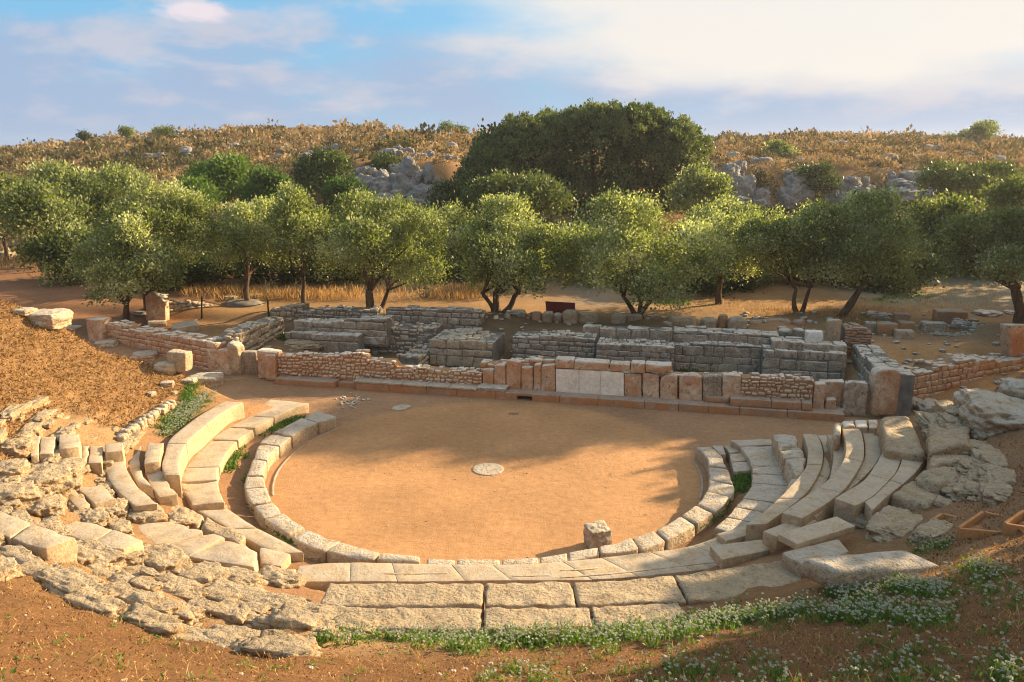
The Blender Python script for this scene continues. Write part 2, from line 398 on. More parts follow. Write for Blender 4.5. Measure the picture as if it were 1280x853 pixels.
def block(bd, f, dims, rnd=.03, rough=.012, freq=3.0, seg=.14, tint=None, mat=0, chips=0.0):
    """rounded, slightly irregular stone: f maps (u,v,w) in 0..1 (arrays) to world points"""
    L, Wd, Hh = [max(d, .02) for d in dims]; b = min(rnd, L * .42, Wd * .42, Hh * .42)
    ax = [axis(L, b, max(seg, L / 40)), axis(Wd, b, seg), axis(Hh, b, seg)]
    pts, fs = lattice(len(ax[0]) - 1, len(ax[1]) - 1, len(ax[2]) - 1)
    p = np.stack([ax[0][pts[:, 0]], ax[1][pts[:, 1]], ax[2][pts[:, 2]]], 1)
    D = np.array([L, Wd, Hh]); q = np.clip(p, b, D - b); n = p - q; ln = np.linalg.norm(n, axis=1)[:, None]
    p = q + n / np.maximum(ln, 1e-6) * b
    if chips:   # broken corners and edges
        ed = (np.abs(p / D - .5) > .5 - .12).sum(1) >= 2
        ch = fbm(p * 3.1 + rs.rand(3) * 50, 3, 2); amt = np.where(ed, np.clip(ch - .45, 0, 1) * chips * 3, 0)[:, None]
        p = p - (p - D / 2) * amt
    X = f(p[:, 0] / L, p[:, 1] / Wd, p[:, 2] / Hh)
    if rough:
        s0 = rs.randint(1000); o = rs.rand(3) * 30
        dv = np.stack([fbm(X * freq + o, s0 + k * 7, 3) for k in range(3)], 1) - .5
        X = X + dv * 2 * rough
    bd.add(X, fs, rs.rand() if tint is None else tint, mat)
def poly_at(P, t):
    P = np.asarray(P, float); d = np.r_[0, np.cumsum(np.linalg.norm(np.diff(P[:, :2], axis=0), axis=1))]; d /= d[-1]
    return np.stack([np.interp(t, d, P[:, k]) for k in range(P.shape[1])], 1)
def smooth_line(P, n=24):
    """Catmull-Rom resample"""
    P = np.asarray(P, float)
    if len(P) < 3: return P
    Q = np.vstack([2 * P[0] - P[1], P, 2 * P[-1] - P[-2]]); out = []
    for i in range(len(P) - 1):
        for t in np.linspace(0, 1, 6, endpoint=False):
            p0, p1, p2, p3 = Q[i:i + 4]
            out.append(.5 * ((2 * p1) + (-p0 + p2) * t + (2 * p0 - 5 * p1 + 4 * p2 - p3) * t * t + (-p0 + 3 * p1 - 3 * p2 + p3) * t ** 3))
    out.append(P[-1]); return np.array(out)
def ribbon(bds, inner, outer, z1, z0, n=1, gap=.012, rnd=.03, rough=.012, seg=.14, cuts=None, smooth=True, zj=.0, mat=0, chips=.0, freq=3.0, h=None):
    """row of blocks between two top edges given by where they show; bds: one builder, or None to get one builder per block"""
    if h is not None:
        z1 = zh(inner, outer, h); z0 = z1 - .55
    def lift(pts):
        pts = smooth_line(pts) if smooth else np.asarray(pts, float)
        zz = z1 if not np.isscalar(z1) else None
        m_ = len(pts); z = np.full(m_, z1) if zz is None else np.interp(np.linspace(0, 1, m_), np.linspace(0, 1, len(zz)), zz)
        return np.array([U(p[0], p[1], zk) for p, zk in zip(pts, z)])
    I, O = lift(inner), lift(outer)
    if cuts is None:
        cuts = np.linspace(0, 1, n + 1); cuts[1:-1] += rs.uniform(-.25, .25, n - 1) / n
    res = []
    for k in range(len(cuts) - 1):
        a, b_ = cuts[k], cuts[k + 1]; dz = rs.uniform(-zj, zj)
        A = poly_at(I, np.array([a, b_])); A2 = poly_at(O, np.array([a, b_]))
        L = max(np.linalg.norm(A[1] - A[0]), np.linalg.norm(A2[1] - A2[0])); Wd = np.linalg.norm((A + 0)[0] - A2[0]) * .5 + np.linalg.norm(A[1] - A2[1]) * .5
        g = min(gap / max(L, .05), .2)
        zb = z0 if np.isscalar(z0) else z0[0]
        Hh = float(np.mean([A[:, 2].mean(), A2[:, 2].mean()]) - zb)
        jit = rs.uniform(-.25, .25, 2) * gap * 2 / L
        def f(u, v, w, a=a, b_=b_, g=g, dz=dz):
            uu = a + (b_ - a) * (g + u * (1 - 2 * g))
            pi_, po = poly_at(I, uu), poly_at(O, uu)
            P = pi_ * (1 - v)[:, None] + po * v[:, None]
            zt = P[:, 2] + dz
            return np.stack([P[:, 0], P[:, 1], zb + (zt - zb) * w], 1)
        bd = bds if bds is not None else B()
        block(bd, f, (L, Wd, Hh), rnd, rough, freq, seg, mat=mat, chips=chips); res.append(bd)
    return res
def lump(bd, c, r, rough=.3, seg=10, tint=None, mat=0, flat=.0, freq=1.6, rot=0, boxy=.35):
    """boulder: a rounded, noisy, somewhat blocky stone; c = centre"""
    r = np.asarray(r, float)
    pts, fs = lattice(seg, seg, seg); p = pts / seg * 2 - 1
    s_ = p / np.linalg.norm(p, axis=1)[:, None]; p = s_ * (1 - boxy) + p * boxy
    o = rs.rand(3) * 60; s0 = rs.randint(999)
    d = fbm(s_ * freq + o, s0, 4) - .5
    rid = np.abs(fbm(s_ * freq * 1.7 + o, s0 + 5, 3) - .5)
    fine = fbm(s_ * freq * 4.5 + o, s0 + 9, 2) - .5
    p = p * (1 + rough * 2 * d - rough * 1.3 * rid + rough * .35 * fine)[:, None]
    p = p * r; ca, sa = cos(rot), sin(rot)
    X = np.stack([p[:, 0] * ca - p[:, 1] * sa, p[:, 0] * sa + p[:, 1] * ca, p[:, 2]], 1) + np.asarray(c)
    bd.add(X, fs, rs.rand() if tint is None else tint, mat)

# upright planes seen from the front: a wall face through two ground points
class Plane:
    def __init__(s, A, Bp): s.A = np.asarray(A, float)[:2]; s.B = np.asarray(Bp, float)[:2]; d = s.B - s.A; s.d = d / np.linalg.norm(d); s.n = np.array([-s.d[1], s.d[0]])
    def off(s, k): return Plane(s.A + s.n * k, s.B + s.n * k)
    def at(s, px, py):
        d = ray(px, py); t = np.dot(s.A, s.n) / np.dot(d[:2], s.n); return CAM + d * t
FL, FR = U(445, 487, 0), U(1055, 528, 0)
FAC = Plane(FL, FR)
def FP(px, py, z):
    p = U(px, py, z)[:2]; return Plane(p, p + FAC.d)
def zb_at(pl, px, zb):
    """the point of the plane under column px at height zb"""
    a = pl.at(px, 400); return np.array([a[0], a[1], zb])
def fblock(bd, pl, x0, x1, yt0, yt1, yb, thick, rnd=.02, rough=.008, mat=0, seg=.12, chips=0, zb=None, tint=None, arch=0, freq=3.0):
    """upright stone whose face lies in the plane"""
    TL, TR = pl.at(x0, yt0), pl.at(x1, yt1)
    if zb is None: BL, BR = pl.at(x0, yb), pl.at(x1, yb)
    else: BL, BR = np.array([TL[0], TL[1], zb]), np.array([TR[0], TR[1], zb])
    n3 = np.array([pl.n[0], pl.n[1], 0]) * thick
    def f(u, v, w):
        u_, w_ = u[:, None], w[:, None]
        P = (BL * (1 - u_) + BR * u_) * (1 - w_) + (TL * (1 - u_) + TR * u_) * w_ + n3 * v[:, None]
        if arch: P[:, 2] -= arch * (2 * u - 1) ** 4 * sst(.5, 1, w)
        return P
    block(bd, f, (np.linalg.norm(TR - TL), thick, (TL[2] + TR[2] - BL[2] - BR[2]) / 2), rnd, rough, freq, seg, tint, mat, chips)
def rubble(bd, P0, P1, zb, prof, thick, sw=.22, sh=.14, rnd=.05, bulge=.035, smat=0, mmat=1, rough=.02, cap=True, capw=.24, side=0, regular=.0):
    """masonry wall: core of mortar, a face of irregular stones in wavering courses, cap stones; prof = [(t, ztop)...]"""
    P0 = np.asarray(P0, float)[:2]; P1 = np.asarray(P1, float)[:2]; d = P1 - P0; L = np.linalg.norm(d); d /= L; n = np.array([-d[1], d[0]])
    pt = np.array([p[0] for p in prof]) * L; pz = np.array([p[1] for p in prof])
    top = lambda u: np.interp(u, pt, pz)
    o3 = lambda u, v, z: np.stack([P0[0] + d[0] * u + n[0] * v, P0[1] + d[1] * u + n[1] * v, z], -1)
    nn = max(6, int(L / .15)); us = np.linspace(0, L, nn + 1)
    V = []; Fq = []
    for i, u in enumerate(us):
        zt = top(u) - .05
        for (v, z) in ((.035, zb - .05), (.035, zt), (thick - .02, zt), (thick - .02, zb - .05)): V.append(o3(np.array(u), np.array(v), np.array(z)))
    for i in range(nn):
        a = i * 4; 
        for k in range(3): Fq.append((a + k, a + 4 + k, a + 5 + k, a + 1 + k))
    Fq.append((0, 1, 2, 3)); e = nn * 4; Fq.append((e + 3, e + 2, e + 1, e))
    bd.add(np.array(V), np.array(Fq), .5, mmat, False)
    regular = regular * .72; wob0 = rs.rand() * 50; amp = .05 * (1 - regular) + .035
    top0 = top; top = lambda u: top0(u) + amp * (vnoise(np.stack([np.atleast_1d(u) * 2.3 + wob0, np.zeros(np.size(u)), np.zeros(np.size(u))], -1), 5)[0] - .5) * 2
    z = zb; 
    while z < pz.max() - .03:
        hh = sh * rs.uniform(.75, 1.3); u = -rs.rand() * sw * .5
        while u < L:
            w_ = sw * rs.uniform(.5, 1.6); uc = np.clip(u + w_ / 2, 0, L); tz = top(uc)
            hs = hh * rs.uniform(.8 + .15 * regular, 1.05)
            if not regular: hs *= rs.uniform(.72, 1.12)
            z0_ = z + rs.uniform(-.035, .035) * (1 - regular)
            if z0_ < tz - .04 and w_ > .05:
                hs = min(hs, tz - z0_ + .01); u0, u1 = max(u, 0), min(u + w_, L)
                if u1 - u0 > .05 and hs > .03:
                    bl = rs.uniform(0, bulge); sk = rs.uniform(-.18, .18) * (1 - regular); g = .008
                    def f(uu, vv, ww, u0=u0, u1=u1, z0_=z0_, hs=hs, bl=bl, sk=sk):
                        U_ = u0 + g + (u1 - u0 - 2 * g) * uu + sk * (ww - .5) * hs; return o3(U_, -bl + vv * (.14 + bl), z0_ + g + (hs - g) * ww + sk * .3 * (uu - .5) * (u1 - u0))
                    block(bd, f, (u1 - u0, .14, hs), rnd if regular else min(hs, u1 - u0) * .42, rough if not regular else rough + .012, 5, .12, mat=smat, chips=.12 if regular else 0)
            u += w_
        z += hh
    if cap:
        v = 0.02
        while v < thick - .03:
            dw = min(capw * rs.uniform(.7, 1.3), thick - v)
            if dw < .06: break
            u = 0.
            while u < L - .04:
                w_ = min(capw * rs.uniform(.6, 1.5), L - u); tz = top(u + w_ / 2)
                hh = rs.uniform(.08, .16); dz = rs.uniform(-.045, .035) * (1.2 - regular * .8)
                if rs.rand() < .12 * (1 - regular * .6): u += w_; continue
                def f(uu, vv, ww, u0=u, w_=w_, v=v, dw=dw, tz=tz, hh=hh, dz=dz):
                    return o3(u0 + .01 + (w_ - .02) * uu, v + .01 + (dw - .02) * vv, tz - hh + dz + hh * ww)
                block(bd, f, (w_, dw, hh), rnd * 1.3, rough * 1.6, 4, .12, mat=smat, chips=.15); u += w_
            v += dw
def pwall(pl, prof_px, zb, thick, **kw):
    """rubble wall in a plane from a profile of picture points"""
    b = B(); P = [pl.at(*p) for p in prof_px]; s0 = np.dot(P[0][:2], pl.d); L = np.dot(P[-1][:2], pl.d) - s0
    prof = [((np.dot(p[:2], pl.d) - s0) / L, p[2]) for p in P]
    rubble(b, P[0], P[-1], zb, prof, thick, **kw); return b

# ------------------------------------------------------------------ ground sheet
nx, ny = len(xs), len(ys)
gi = np.arange(nx * ny).reshape(ny, nx)
gf = np.stack([gi[:-1, :-1], gi[:-1, 1:], gi[1:, 1:], gi[1:, :-1]], -1).reshape(-1, 4)
gb = B(); gb.add(np.stack([GX, GY, GZ], -1).reshape(-1, 3), gf)
go = bpy.data.objects.new('ground', mesh('ground', gb, ['earth'], np.zeros(3))); COL.objects.link(go); go['kind'] = 'structure'
R_ = np.hypot(GX - CX, GY - CY)
yl = np.where(GX < 0, 23.3, 18.6)
cav = (1 - sst(-.3, .4, GY - yl)) * sst(8.2, 9.4, R_)
def lerpc(c, col, w): return c * (1 - w[..., None]) + np.array(col) * w[..., None]
zc_ = np.zeros(GX.shape + (3,)) + np.array([.36, .225, .13])
sand = 1 - sst(5.3, 5.75, R_); zc_ = lerpc(zc_, (.47, .275, .135), sand)
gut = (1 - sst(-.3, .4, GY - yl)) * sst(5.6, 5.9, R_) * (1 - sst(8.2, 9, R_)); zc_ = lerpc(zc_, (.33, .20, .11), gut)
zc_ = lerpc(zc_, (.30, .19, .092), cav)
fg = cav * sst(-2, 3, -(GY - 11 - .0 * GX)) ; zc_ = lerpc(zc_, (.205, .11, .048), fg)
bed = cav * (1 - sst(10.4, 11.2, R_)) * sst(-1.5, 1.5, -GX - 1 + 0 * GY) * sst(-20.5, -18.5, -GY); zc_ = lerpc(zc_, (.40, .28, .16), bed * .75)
rt = cav * sst(5, 8, GX); zc_ = lerpc(zc_, (.27, .17, .10), rt)
terr = sst(31.5, 33.5, GY) * (1 - sst(48, 56, GY)); zc_ = lerpc(zc_, (.31, .20, .10), terr)
pth = terr * sst(13, 16, -GX) ; zc_ = lerpc(zc_, (.27, .145, .075), pth)
pth2 = terr * np.exp(-((GX - 4 - (GY - 34) * .0) / 1.6) ** 2) * sst(36, 38, GY); zc_ = lerpc(zc_, (.30, .24, .18), pth2)
rg2 = terr * sst(15, 20, GX) * sst(36, 39, GY); zc_ = lerpc(zc_, (.30, .29, .22), rg2 * .8)
hl = sst(50, 60, GY); zc_ = lerpc(zc_, (.24, .15, .07), hl)
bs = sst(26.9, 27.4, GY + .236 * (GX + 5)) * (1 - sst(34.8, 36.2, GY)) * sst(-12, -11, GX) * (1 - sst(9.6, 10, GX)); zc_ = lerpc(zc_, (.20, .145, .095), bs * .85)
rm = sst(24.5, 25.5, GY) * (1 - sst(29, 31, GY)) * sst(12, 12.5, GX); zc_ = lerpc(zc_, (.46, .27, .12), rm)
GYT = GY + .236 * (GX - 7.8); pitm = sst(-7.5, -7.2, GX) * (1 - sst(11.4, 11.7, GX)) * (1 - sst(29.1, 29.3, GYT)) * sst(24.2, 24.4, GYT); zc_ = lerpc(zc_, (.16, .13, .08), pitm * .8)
rgh = np.clip(cav + gut * .6 + terr * .6 + hl + .38, 0, 1)
zc_ = zc_ * (.72 + .56 * fbm(np.stack([GX * .8, GY * .8, 0 * GX], -1), 61, 4))[..., None]
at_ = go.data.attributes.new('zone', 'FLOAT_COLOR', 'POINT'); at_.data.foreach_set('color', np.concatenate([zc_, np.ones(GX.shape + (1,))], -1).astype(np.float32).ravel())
at_ = go.data.attributes.new('rough', 'FLOAT', 'POINT'); at_.data.foreach_set('value', rgh.astype(np.float32).ravel())

# ------------------------------------------------------------------ orchestra and left seating
def parts_of(name, lst, mats): return [(name, b, mats) for b in lst]
o_ = dict(rnd=.05, rough=.022, chips=.10)
k1 = ribbon(None, [(422, 521), (383, 535), (352, 556), (338, 567), (331, 584), (329.5, 592), (332, 604), (336, 617), (347, 633), (370, 652), (397, 665), (421, 674), (471, 688), (526, 695)],
            [(398, 513), (372, 525), (345, 539), (326, 551), (317, 570), (309, 591), (305, 604), (308, 619), (318, 634), (326, 645), (347, 660), (372, 675), (391, 684), (419, 691), (460, 698), (526, 703)], .35, -.1, 12, zj=.02, **o_)
k2 = ribbon(None, [(533, 697), (588, 699), (655, 698), (701, 691.5), (749, 683)], [(533, 706), (588, 709), (655, 708), (701, 703), (749, 693.5)], .34, -.1, 5, zj=.012, gap=.02, rnd=.04, rough=.018)
k3 = ribbon(None, [(749, 683), (777, 676), (820, 661), (860, 638), (881, 618), (886, 597), (886, 585), (880.6, 568), (868.5, 557)],
            [(749, 694), (795, 688), (826, 678), (862, 660), (888, 644), (908, 628), (918, 612), (915, 598), (909, 584), (901, 567), (888, 557)], .35, -.1, 9, zj=.015, **o_)
thing('orchestra_kerb', 'curved kerb of worn limestone blocks ringing the sandy orchestra floor', 'kerb',
      parts_of('kerb_stone', k1 + k2 + k3, ['old']))
# thin edging strip at the foot of the kerb
for a0, a1, lab in ((146, 200, 'left'), (-22, 4, 'right')):
    b = B()
    n_ = 60; an = np.radians(np.linspace(a0, a1, n_)); V = []
    for a_ in an:
        for rr, zz in ((5.40, -.05), (5.40, .02), (5.47, .02), (5.47, -.05)): V.append((CX + rr * cos(a_), CY + rr * sin(a_), zz))
    Fq = [(i * 4 + k, i * 4 + 4 + k, i * 4 + 5 + k, i * 4 + 1 + k) for i in range(n_ - 1) for k in range(3)] + [(0, 1, 2, 3), (n_ * 4 - 1, n_ * 4 - 2, n_ * 4 - 3, n_ * 4 - 4)]
    b.add(V, Fq, .5)
    single('edging_strip', 'thin flat edging strip set in sand at the foot of the %s kerb' % lab, 'edging', b, ['plinth'])

ls = ribbon(None, [(387, 504), (366, 511), (345, 521), (330, 530), (316, 538), (289, 559), (274, 585), (272, 600), (276, 617), (282, 628)],
            [(338, 499), (322, 510), (305, 520), (283, 533), (257, 554), (242, 568), (230, 583), (225, 600), (229, 612), (240, 632)], .47, 0, 6, zj=.015, rnd=.035, rough=.014, chips=.08)
ls += ribbon(None, [(285, 636), (318, 658), (359, 679), (380, 691)], [(246, 638), (278, 656), (307, 673), (345, 692)], .38, 0, 2, rnd=.03, rough=.012)
thing('walkway_step', 'broad pale stone step curving round behind the left end of the kerb', 'stone step', parts_of('step_slab', ls, ['pale']))
b = ribbon(None, [(305, 503), (285, 512), (266, 525), (250, 538), (237, 550), (228, 564), (224, 578), (225, 594)], [(281, 501.5), (265, 510), (249, 519.5), (228, 535), (211, 551), (206, 566), (202, 582), (206, 594)], .98, .2, 2,
           cuts=[0, .62, 1], rnd=.03, rough=.006, gap=.004, seg=.1)
b += ribbon(None, [(225.5, 596), (227, 604)], [(212, 597), (214, 605)], .72, .2, 1, rnd=.02, rough=.008, smooth=False)
thing('parapet_bench', 'tall smooth curved bench with a bright sunlit face above the left step', 'stone bench', parts_of('bench_block', b, ['pale']))
def row(label, segs, mats=['pale'], name='seating_row', cat='stone seats', part='seat_block', group='curved rows of stone seats', **kw):
    ps = []
    for s in segs:      # inner edge, outer edge, height of the top above the slope, blocks
        a = dict(rnd=.022, rough=.016, chips=.12, gap=.006); a.update(s[4] if len(s) > 4 else {})
        ps += [(part, x, mats if len(s) < 6 else s[5]) for x in ribbon(None, s[0], s[1], 0, 0, s[3], h=s[2], **a)]
    return thing(name, label, cat, ps, group)
row('short seat row just left of the tall bench, its near half one step lower', [
    ([(205, 552), (201, 566), (200, 577)], [(185, 553), (181, 566), (180, 580)], .34, 1),
    ([(201.5, 587), (210, 603), (222, 618)], [(182.6, 592), (188, 606), (199, 622)], .2, 1)])
row('left seat row with a long curving near block, second left of the tall bench', [
    ([(154, 552.5), (154, 562)], [(130.5, 554), (131, 565)], .42, 1),
    ([(154, 572), (160, 589), (172, 607.6), (197, 630)], [(130.6, 575), (132.3, 592), (142.6, 609), (168.5, 633)], .24, 1),
    ([(178, 553), (174, 575), (180, 596), (194, 612)], [(156, 553), (156, 572), (163, 589), (175, 607)], .06, 1)])
row('short left seat row of paired narrow blocks beside the brown slope', [
    ([(129, 555), (127, 579)], [(113, 556), (110, 579)], .22, 1),
    ([(112, 556), (109, 579)], [(102, 557), (101, 580)], .14, 1),
    ([(127, 606), (146, 623)], [(93, 608), (118.6, 630)], .2, 1),
    ([(90, 608), (112, 631)], [(74, 611), (98, 636)], .05, 1)])
row('topmost left seat row, its boxy end block standing against the slope', [
    ([(99.7, 540.6), (100, 558)], [(74, 543), (73, 562)], .42, 1),
    ([(99, 566), (102, 583)], [(74, 569), (75, 587)], .2, 1),
    ([(70.5, 544), (67, 566)], [(51, 545), (49, 568)], .2, 1),
    ([(50, 545), (48, 568)], [(36, 546), (38, 570)], .16, 1),
    ([(71, 569), (74, 585)], [(40, 572), (42, 588)], .08, 1)])
row('pale cut seat blocks ending in bright triangular faces at the left frame edge', [
    ([(97, 671), (60, 660.6), (35, 652), (8, 642), (-30, 624)], [(57, 685.5), (32, 679), (12, 672), (-8, 664), (-40, 648)], .26, 2)])
row('pale cut seat blocks just right of those at the left frame edge', [
    ([(180, 674), (141, 662), (118, 655), (93, 648.6)], [(155, 686.8), (136, 684.5), (112, 678), (72, 664)], .24, 2)])
row('pale cut seat blocks below the rough beam, mid-left, with a chipped white end', [
    ([(322, 690), (300, 678), (270, 668), (245, 661), (214, 651.6)], [(322, 709), (276, 702.5), (250, 698), (230, 693), (180, 674), (160, 655)], .24, 3),
    ([(364, 692), (345, 688), (324, 683)], [(352, 707), (340, 706), (325, 703)], .18, 1)])
row('narrow foot ledge of pale slabs below the chipped mid-left seats', [
    ([(371, 711), (326, 712.5), (276, 705), (232, 696)], [(366, 722), (325, 725), (290, 722), (262, 715)], .1, 3)])
b = B(); ribbon(b, [(307, 667), (275, 652), (240, 637), (202, 621)], [(304, 681), (270, 668), (235, 654), (197, 634)], .98, .4, 2, rnd=.1, rough=.05, seg=.09, freq=4, h=.2)
single('rough_beam', 'long rough pitted stone beam lying between the left seats and the walkway', 'stone', b, ['rock'])

# rough bedrock and boulders in the left seating: (px centre, py centre, half w px, half h px, height m)
def rock_at(px, py, wpx, hpx, hm=.35, sink=.6, rough=.32, b=None, seg=18, boxy=.5, rot=None):
    p = hit(px, py); k = F / np.linalg.norm(p - CAM); rx = wpx / k
    if rot is None and np.hypot(p[0] - CX, p[1] - CY) < 13 and p[1] < 22: rot = math.atan2(p[1] - CY, p[0] - CX) + pi / 2 + rs.uniform(-.15, .15)
    ry = min(hpx / k / max(.35, abs(ray(px, py)[2]) * 1.35), rx * .9); hm = .82 * min(hm, 1.1 * hpx / k)
    b2 = b or B(); lump(b2, (p[0], p[1], p[2] + hm * (1 - sink) - hm * .3), (rx, ry, hm), rough, seg, freq=1.9, rot=rs.uniform(-.3, .3) if rot is None else rot, boxy=boxy); return b2
for (px, py, w_, h_, hm, lab) in (
    (22, 566, 17, 14, .5, 'rounded sunlit boulder left of the topmost seat blocks'),
    (12, 592, 20, 12, .35, 'pitted boulder at the left frame edge below the rounded boulder'),
    (56, 607, 30, 17, .38, 'knobbly pitted rock right of the left frame edge boulders'),
    (18, 622, 26, 13, .32, 'flat rough rock at the left frame edge above the pale cut seats'),
    (60, 636, 24, 10, .25, 'low pitted rock above the pale cut seat blocks on the left'),
    (82, 592, 26, 10, .3, 'rough rock under the boxy left seat block'),
    (140, 640, 22, 10, .25, 'pitted rock between two left rows of pale seats'),
    (182, 648, 26, 12, .25, 'pitted rock at the near end of the long curving left seat'),
    (120, 650, 20, 8, .2, 'small pitted rock left of the mid-left seats'),
    (226, 652, 20, 9, .2, 'pitted rock against the rough beam'),
    (205, 708, 32, 16, .34, 'big pitted rock with a sunlit right end below the mid-left seats'),
    (118, 702, 40, 13, .34, 'broad grooved rock with a bright broken end, lower left'),
    (40, 694, 42, 10, .28, 'long low rock below the leftmost pale seats'),
    (-4, 720, 22, 14, .4, 'pale rock jutting in at the lower left frame edge'),
    (262, 722, 26, 12, .28, 'pitted rock right of the big sunlit rock, lower left'),
    (300, 728, 28, 12, .28, 'pitted rock in the lower left bedrock line, second left of the long block'),
    (346, 728, 30, 13, .3, 'pitted rock in the lower left bedrock line beside the long block'),
    (225, 745, 34, 10, .24, 'low split rock by the dark crack, lower left'),
    (300, 752, 50, 12, .22, 'wide low dusty rock left of the long block row'),
    (90, 738, 60, 12, .2, 'wide low earthy rock shelf, lower left'),
    (352, 762, 30, 10, .2, 'small dusty rock under the left end of the long block row'),
    (215, 606, 10, 9, .3, 'broken stump of stone between bench and seats, left'),
    (236, 622, 10, 9, .22, 'bright broken lump on the walkway step near the bench foot'),
    (390, 696, 18, 6, .15, 'small pitted stone near the left end of the pale centre tread'),
    (360, 688, 14, 6, .15, 'small pitted stone beside the weedy gutter, left of centre'),
    (276, 638, 8, 5, .12, 'bright wedge of stone on the walkway step edge')):
    single('boulder' if hm > .3 else 'rock', lab, 'rock', rock_at(px, py, w_, h_, hm), ['rock'])

b = B()
for k in range(330):
    a_ = radians(rs.uniform(-176, -100)); rr = 8.9 + .55 * rs.randint(0, 5) + rs.uniform(-.12, .12); x, y = CX + rr * cos(a_), CY + rr * sin(a_); s_ = rs.uniform(.05, .2)
    lump(b, (x, y, zg1(x, y) + s_ * .05), (s_ * rs.uniform(1.2, 2.8), s_, s_ * rs.uniform(.4, .8)), .4, 9, freq=2.0, boxy=.6, rot=a_ + pi / 2)
single('bedrock_rubble', 'broken bedrock and rubble between the stones of the lower left seating', 'rubble', b, ['rock'], kind='stuff')
b = B()
for k in range(150):
    a_ = radians(rs.uniform(-36, -4)); rr = rs.uniform(10.4, 11.4); x, y = CX + rr * cos(a_), CY + rr * sin(a_); s_ = rs.uniform(.05, .24)
    lump(b, (x, y, zg1(x, y) + s_ * .05), (s_ * rs.uniform(1.2, 2.6), s_, s_ * rs.uniform(.4, .8)), .4, 9, freq=2.0, boxy=.6, rot=a_ + pi / 2)
single('bedrock_rubble', 'eroded bedrock and rubble edging the top of the right seats', 'rubble', b, ['rock'], kind='stuff')
b = B()
for k in range(620):
    x, y = rs.uniform(-12, 19), rs.uniform(24.5, 36)
    if y + .236 * (x - 7.8) < 25.2 or (x < 12 and rs.rand() < .3): continue
    s_ = rs.uniform(.03, .15) ** 1.0; lump(b, (x, y, zg1(x, y) + s_ * .15), (s_ * rs.uniform(.9, 1.7), s_, s_ * rs.uniform(.5, .8)), .35, 5, freq=2.0, boxy=.5, rot=rs.uniform(0, 3))
single('strewn_rubble', 'loose stones strewn over the ground among the ruined walls', 'rubble', b, ['dark'], kind='stuff')
# centre tread and rough block row
ct = ribbon(None, [(374, 707), (426, 703), (526, 705), (588, 706), (660, 705), (701, 702), (780, 694), (860, 683), (905, 668)],
            [(364, 728), (409, 727), (526, 727), (598, 726), (718, 725), (780, 722), (850, 715), (920, 706), (975, 690)], 1.0, .3, 9, h=.2, rnd=.012, rough=.008, gap=.003, zj=.003, seg=.14)
zc2 = float(max(x.v[0][:, 2].max() for x in ct)) 
for q in ([(700, 721), (780, 714.5), (860, 705), (903, 700), (946, 693.5)], [(640, 719), (668, 718.5), (690, 718)], [(700, 712), (728, 711), (748, 709)], [(480, 716), (520, 716), (560, 715.5)]):
    ct_m = B(); ribbon(ct_m, q, [(x, y + 1.7) for x, y in q], zc2 + .002, zc2 - .05, 1, rnd=.004, rough=.01, seg=.08, freq=9); ct.append(ct_m)
thing('centre_tread', 'long pale paved tread with white mortar lines across the near side of the orchestra', 'stone tread', parts_of('paving_slab', ct, ['pale']))
cb = ribbon(None, [(410, 728), (526, 728), (598, 727.5), (718, 726.5), (780, 724), (850, 717), (920, 708), (985, 700), (1048, 712)],
            [(397, 757), (480, 757), (598, 757), (700, 757), (780, 754), (850, 751), (930, 745), (1010, 738), (1092, 752)], 1.30, .6, h=.24, cuts=[0, .295, .46, .66, 1], rnd=.05, rough=.035, seg=.08, freq=6, gap=.015)
cb += ribbon(None, [(397, 759), (480, 759), (598, 759), (700, 759), (850, 753)], [(382, 783), (480, 786), (598, 787), (700, 787), (860, 776)], 1.34, .6, h=.1, cuts=[0, .455, .75, 1], rnd=.04, rough=.035, seg=.08, freq=6, gap=.02)
thing('rough_block_row', 'row of huge pitted limestone blocks lying in front of the pale centre tread', 'stone blocks', parts_of('pitted_block', cb, ['rock']))

# right seating
rsx = ribbon(None, [(911.6, 551), (922, 556), (934, 570), (940, 587), (940, 601), (934, 616), (922, 630), (909, 645), (893, 660)],
             [(965, 548), (970, 559.5), (980, 577), (987, 595.6), (983, 613), (970, 628), (955, 642), (940, 653), (920, 668)], .47, 0, 10, zj=.01, rnd=.03, rough=.016, chips=.06)
thing('paved_walkway', 'broad paved walkway of long grey slabs inside the right seats', 'stone step', parts_of('step_slab', rsx, ['old']))
b = []
for q in ([(905, 557), (928, 556), (934, 563), (912, 566)], [(912, 567), (932, 566), (937, 575), (914, 577)], [(914, 578), (936, 577), (938, 588), (917, 590)], [(890, 557), (903, 557), (908, 568), (901, 568)]):
    x = B(); ribbon(x, [q[0], q[3]], [q[1], q[2]], .33, .05, 1, rnd=.02, rough=.02, smooth=False); b.append(x)
thing('gutter_paving', 'small cracked paving stones in the weedy gutter at the right end of the kerb', 'paving', parts_of('paving_stone', b, ['old']))
x1 = ribbon(None, [(965, 542), (973.4, 561), (987, 589), (988, 597)], [(992, 541.5), (1002.7, 559.5), (1008, 573), (1003, 594)], .86, .2, 3, rnd=.06, rough=.04, seg=.09, chips=.2)
x1 += ribbon(None, [(988, 598), (983, 612)], [(1002, 596), (984, 616)], .8, .2, 1, rnd=.05, rough=.03)
thing('broken_block_row', 'short row of broken reddish blocks between walkway and right seats', 'stone blocks', parts_of('broken_block', x1, ['old']))
RG = dict(rnd=.018, rough=.007, gap=.003, chips=.02, seg=.12)
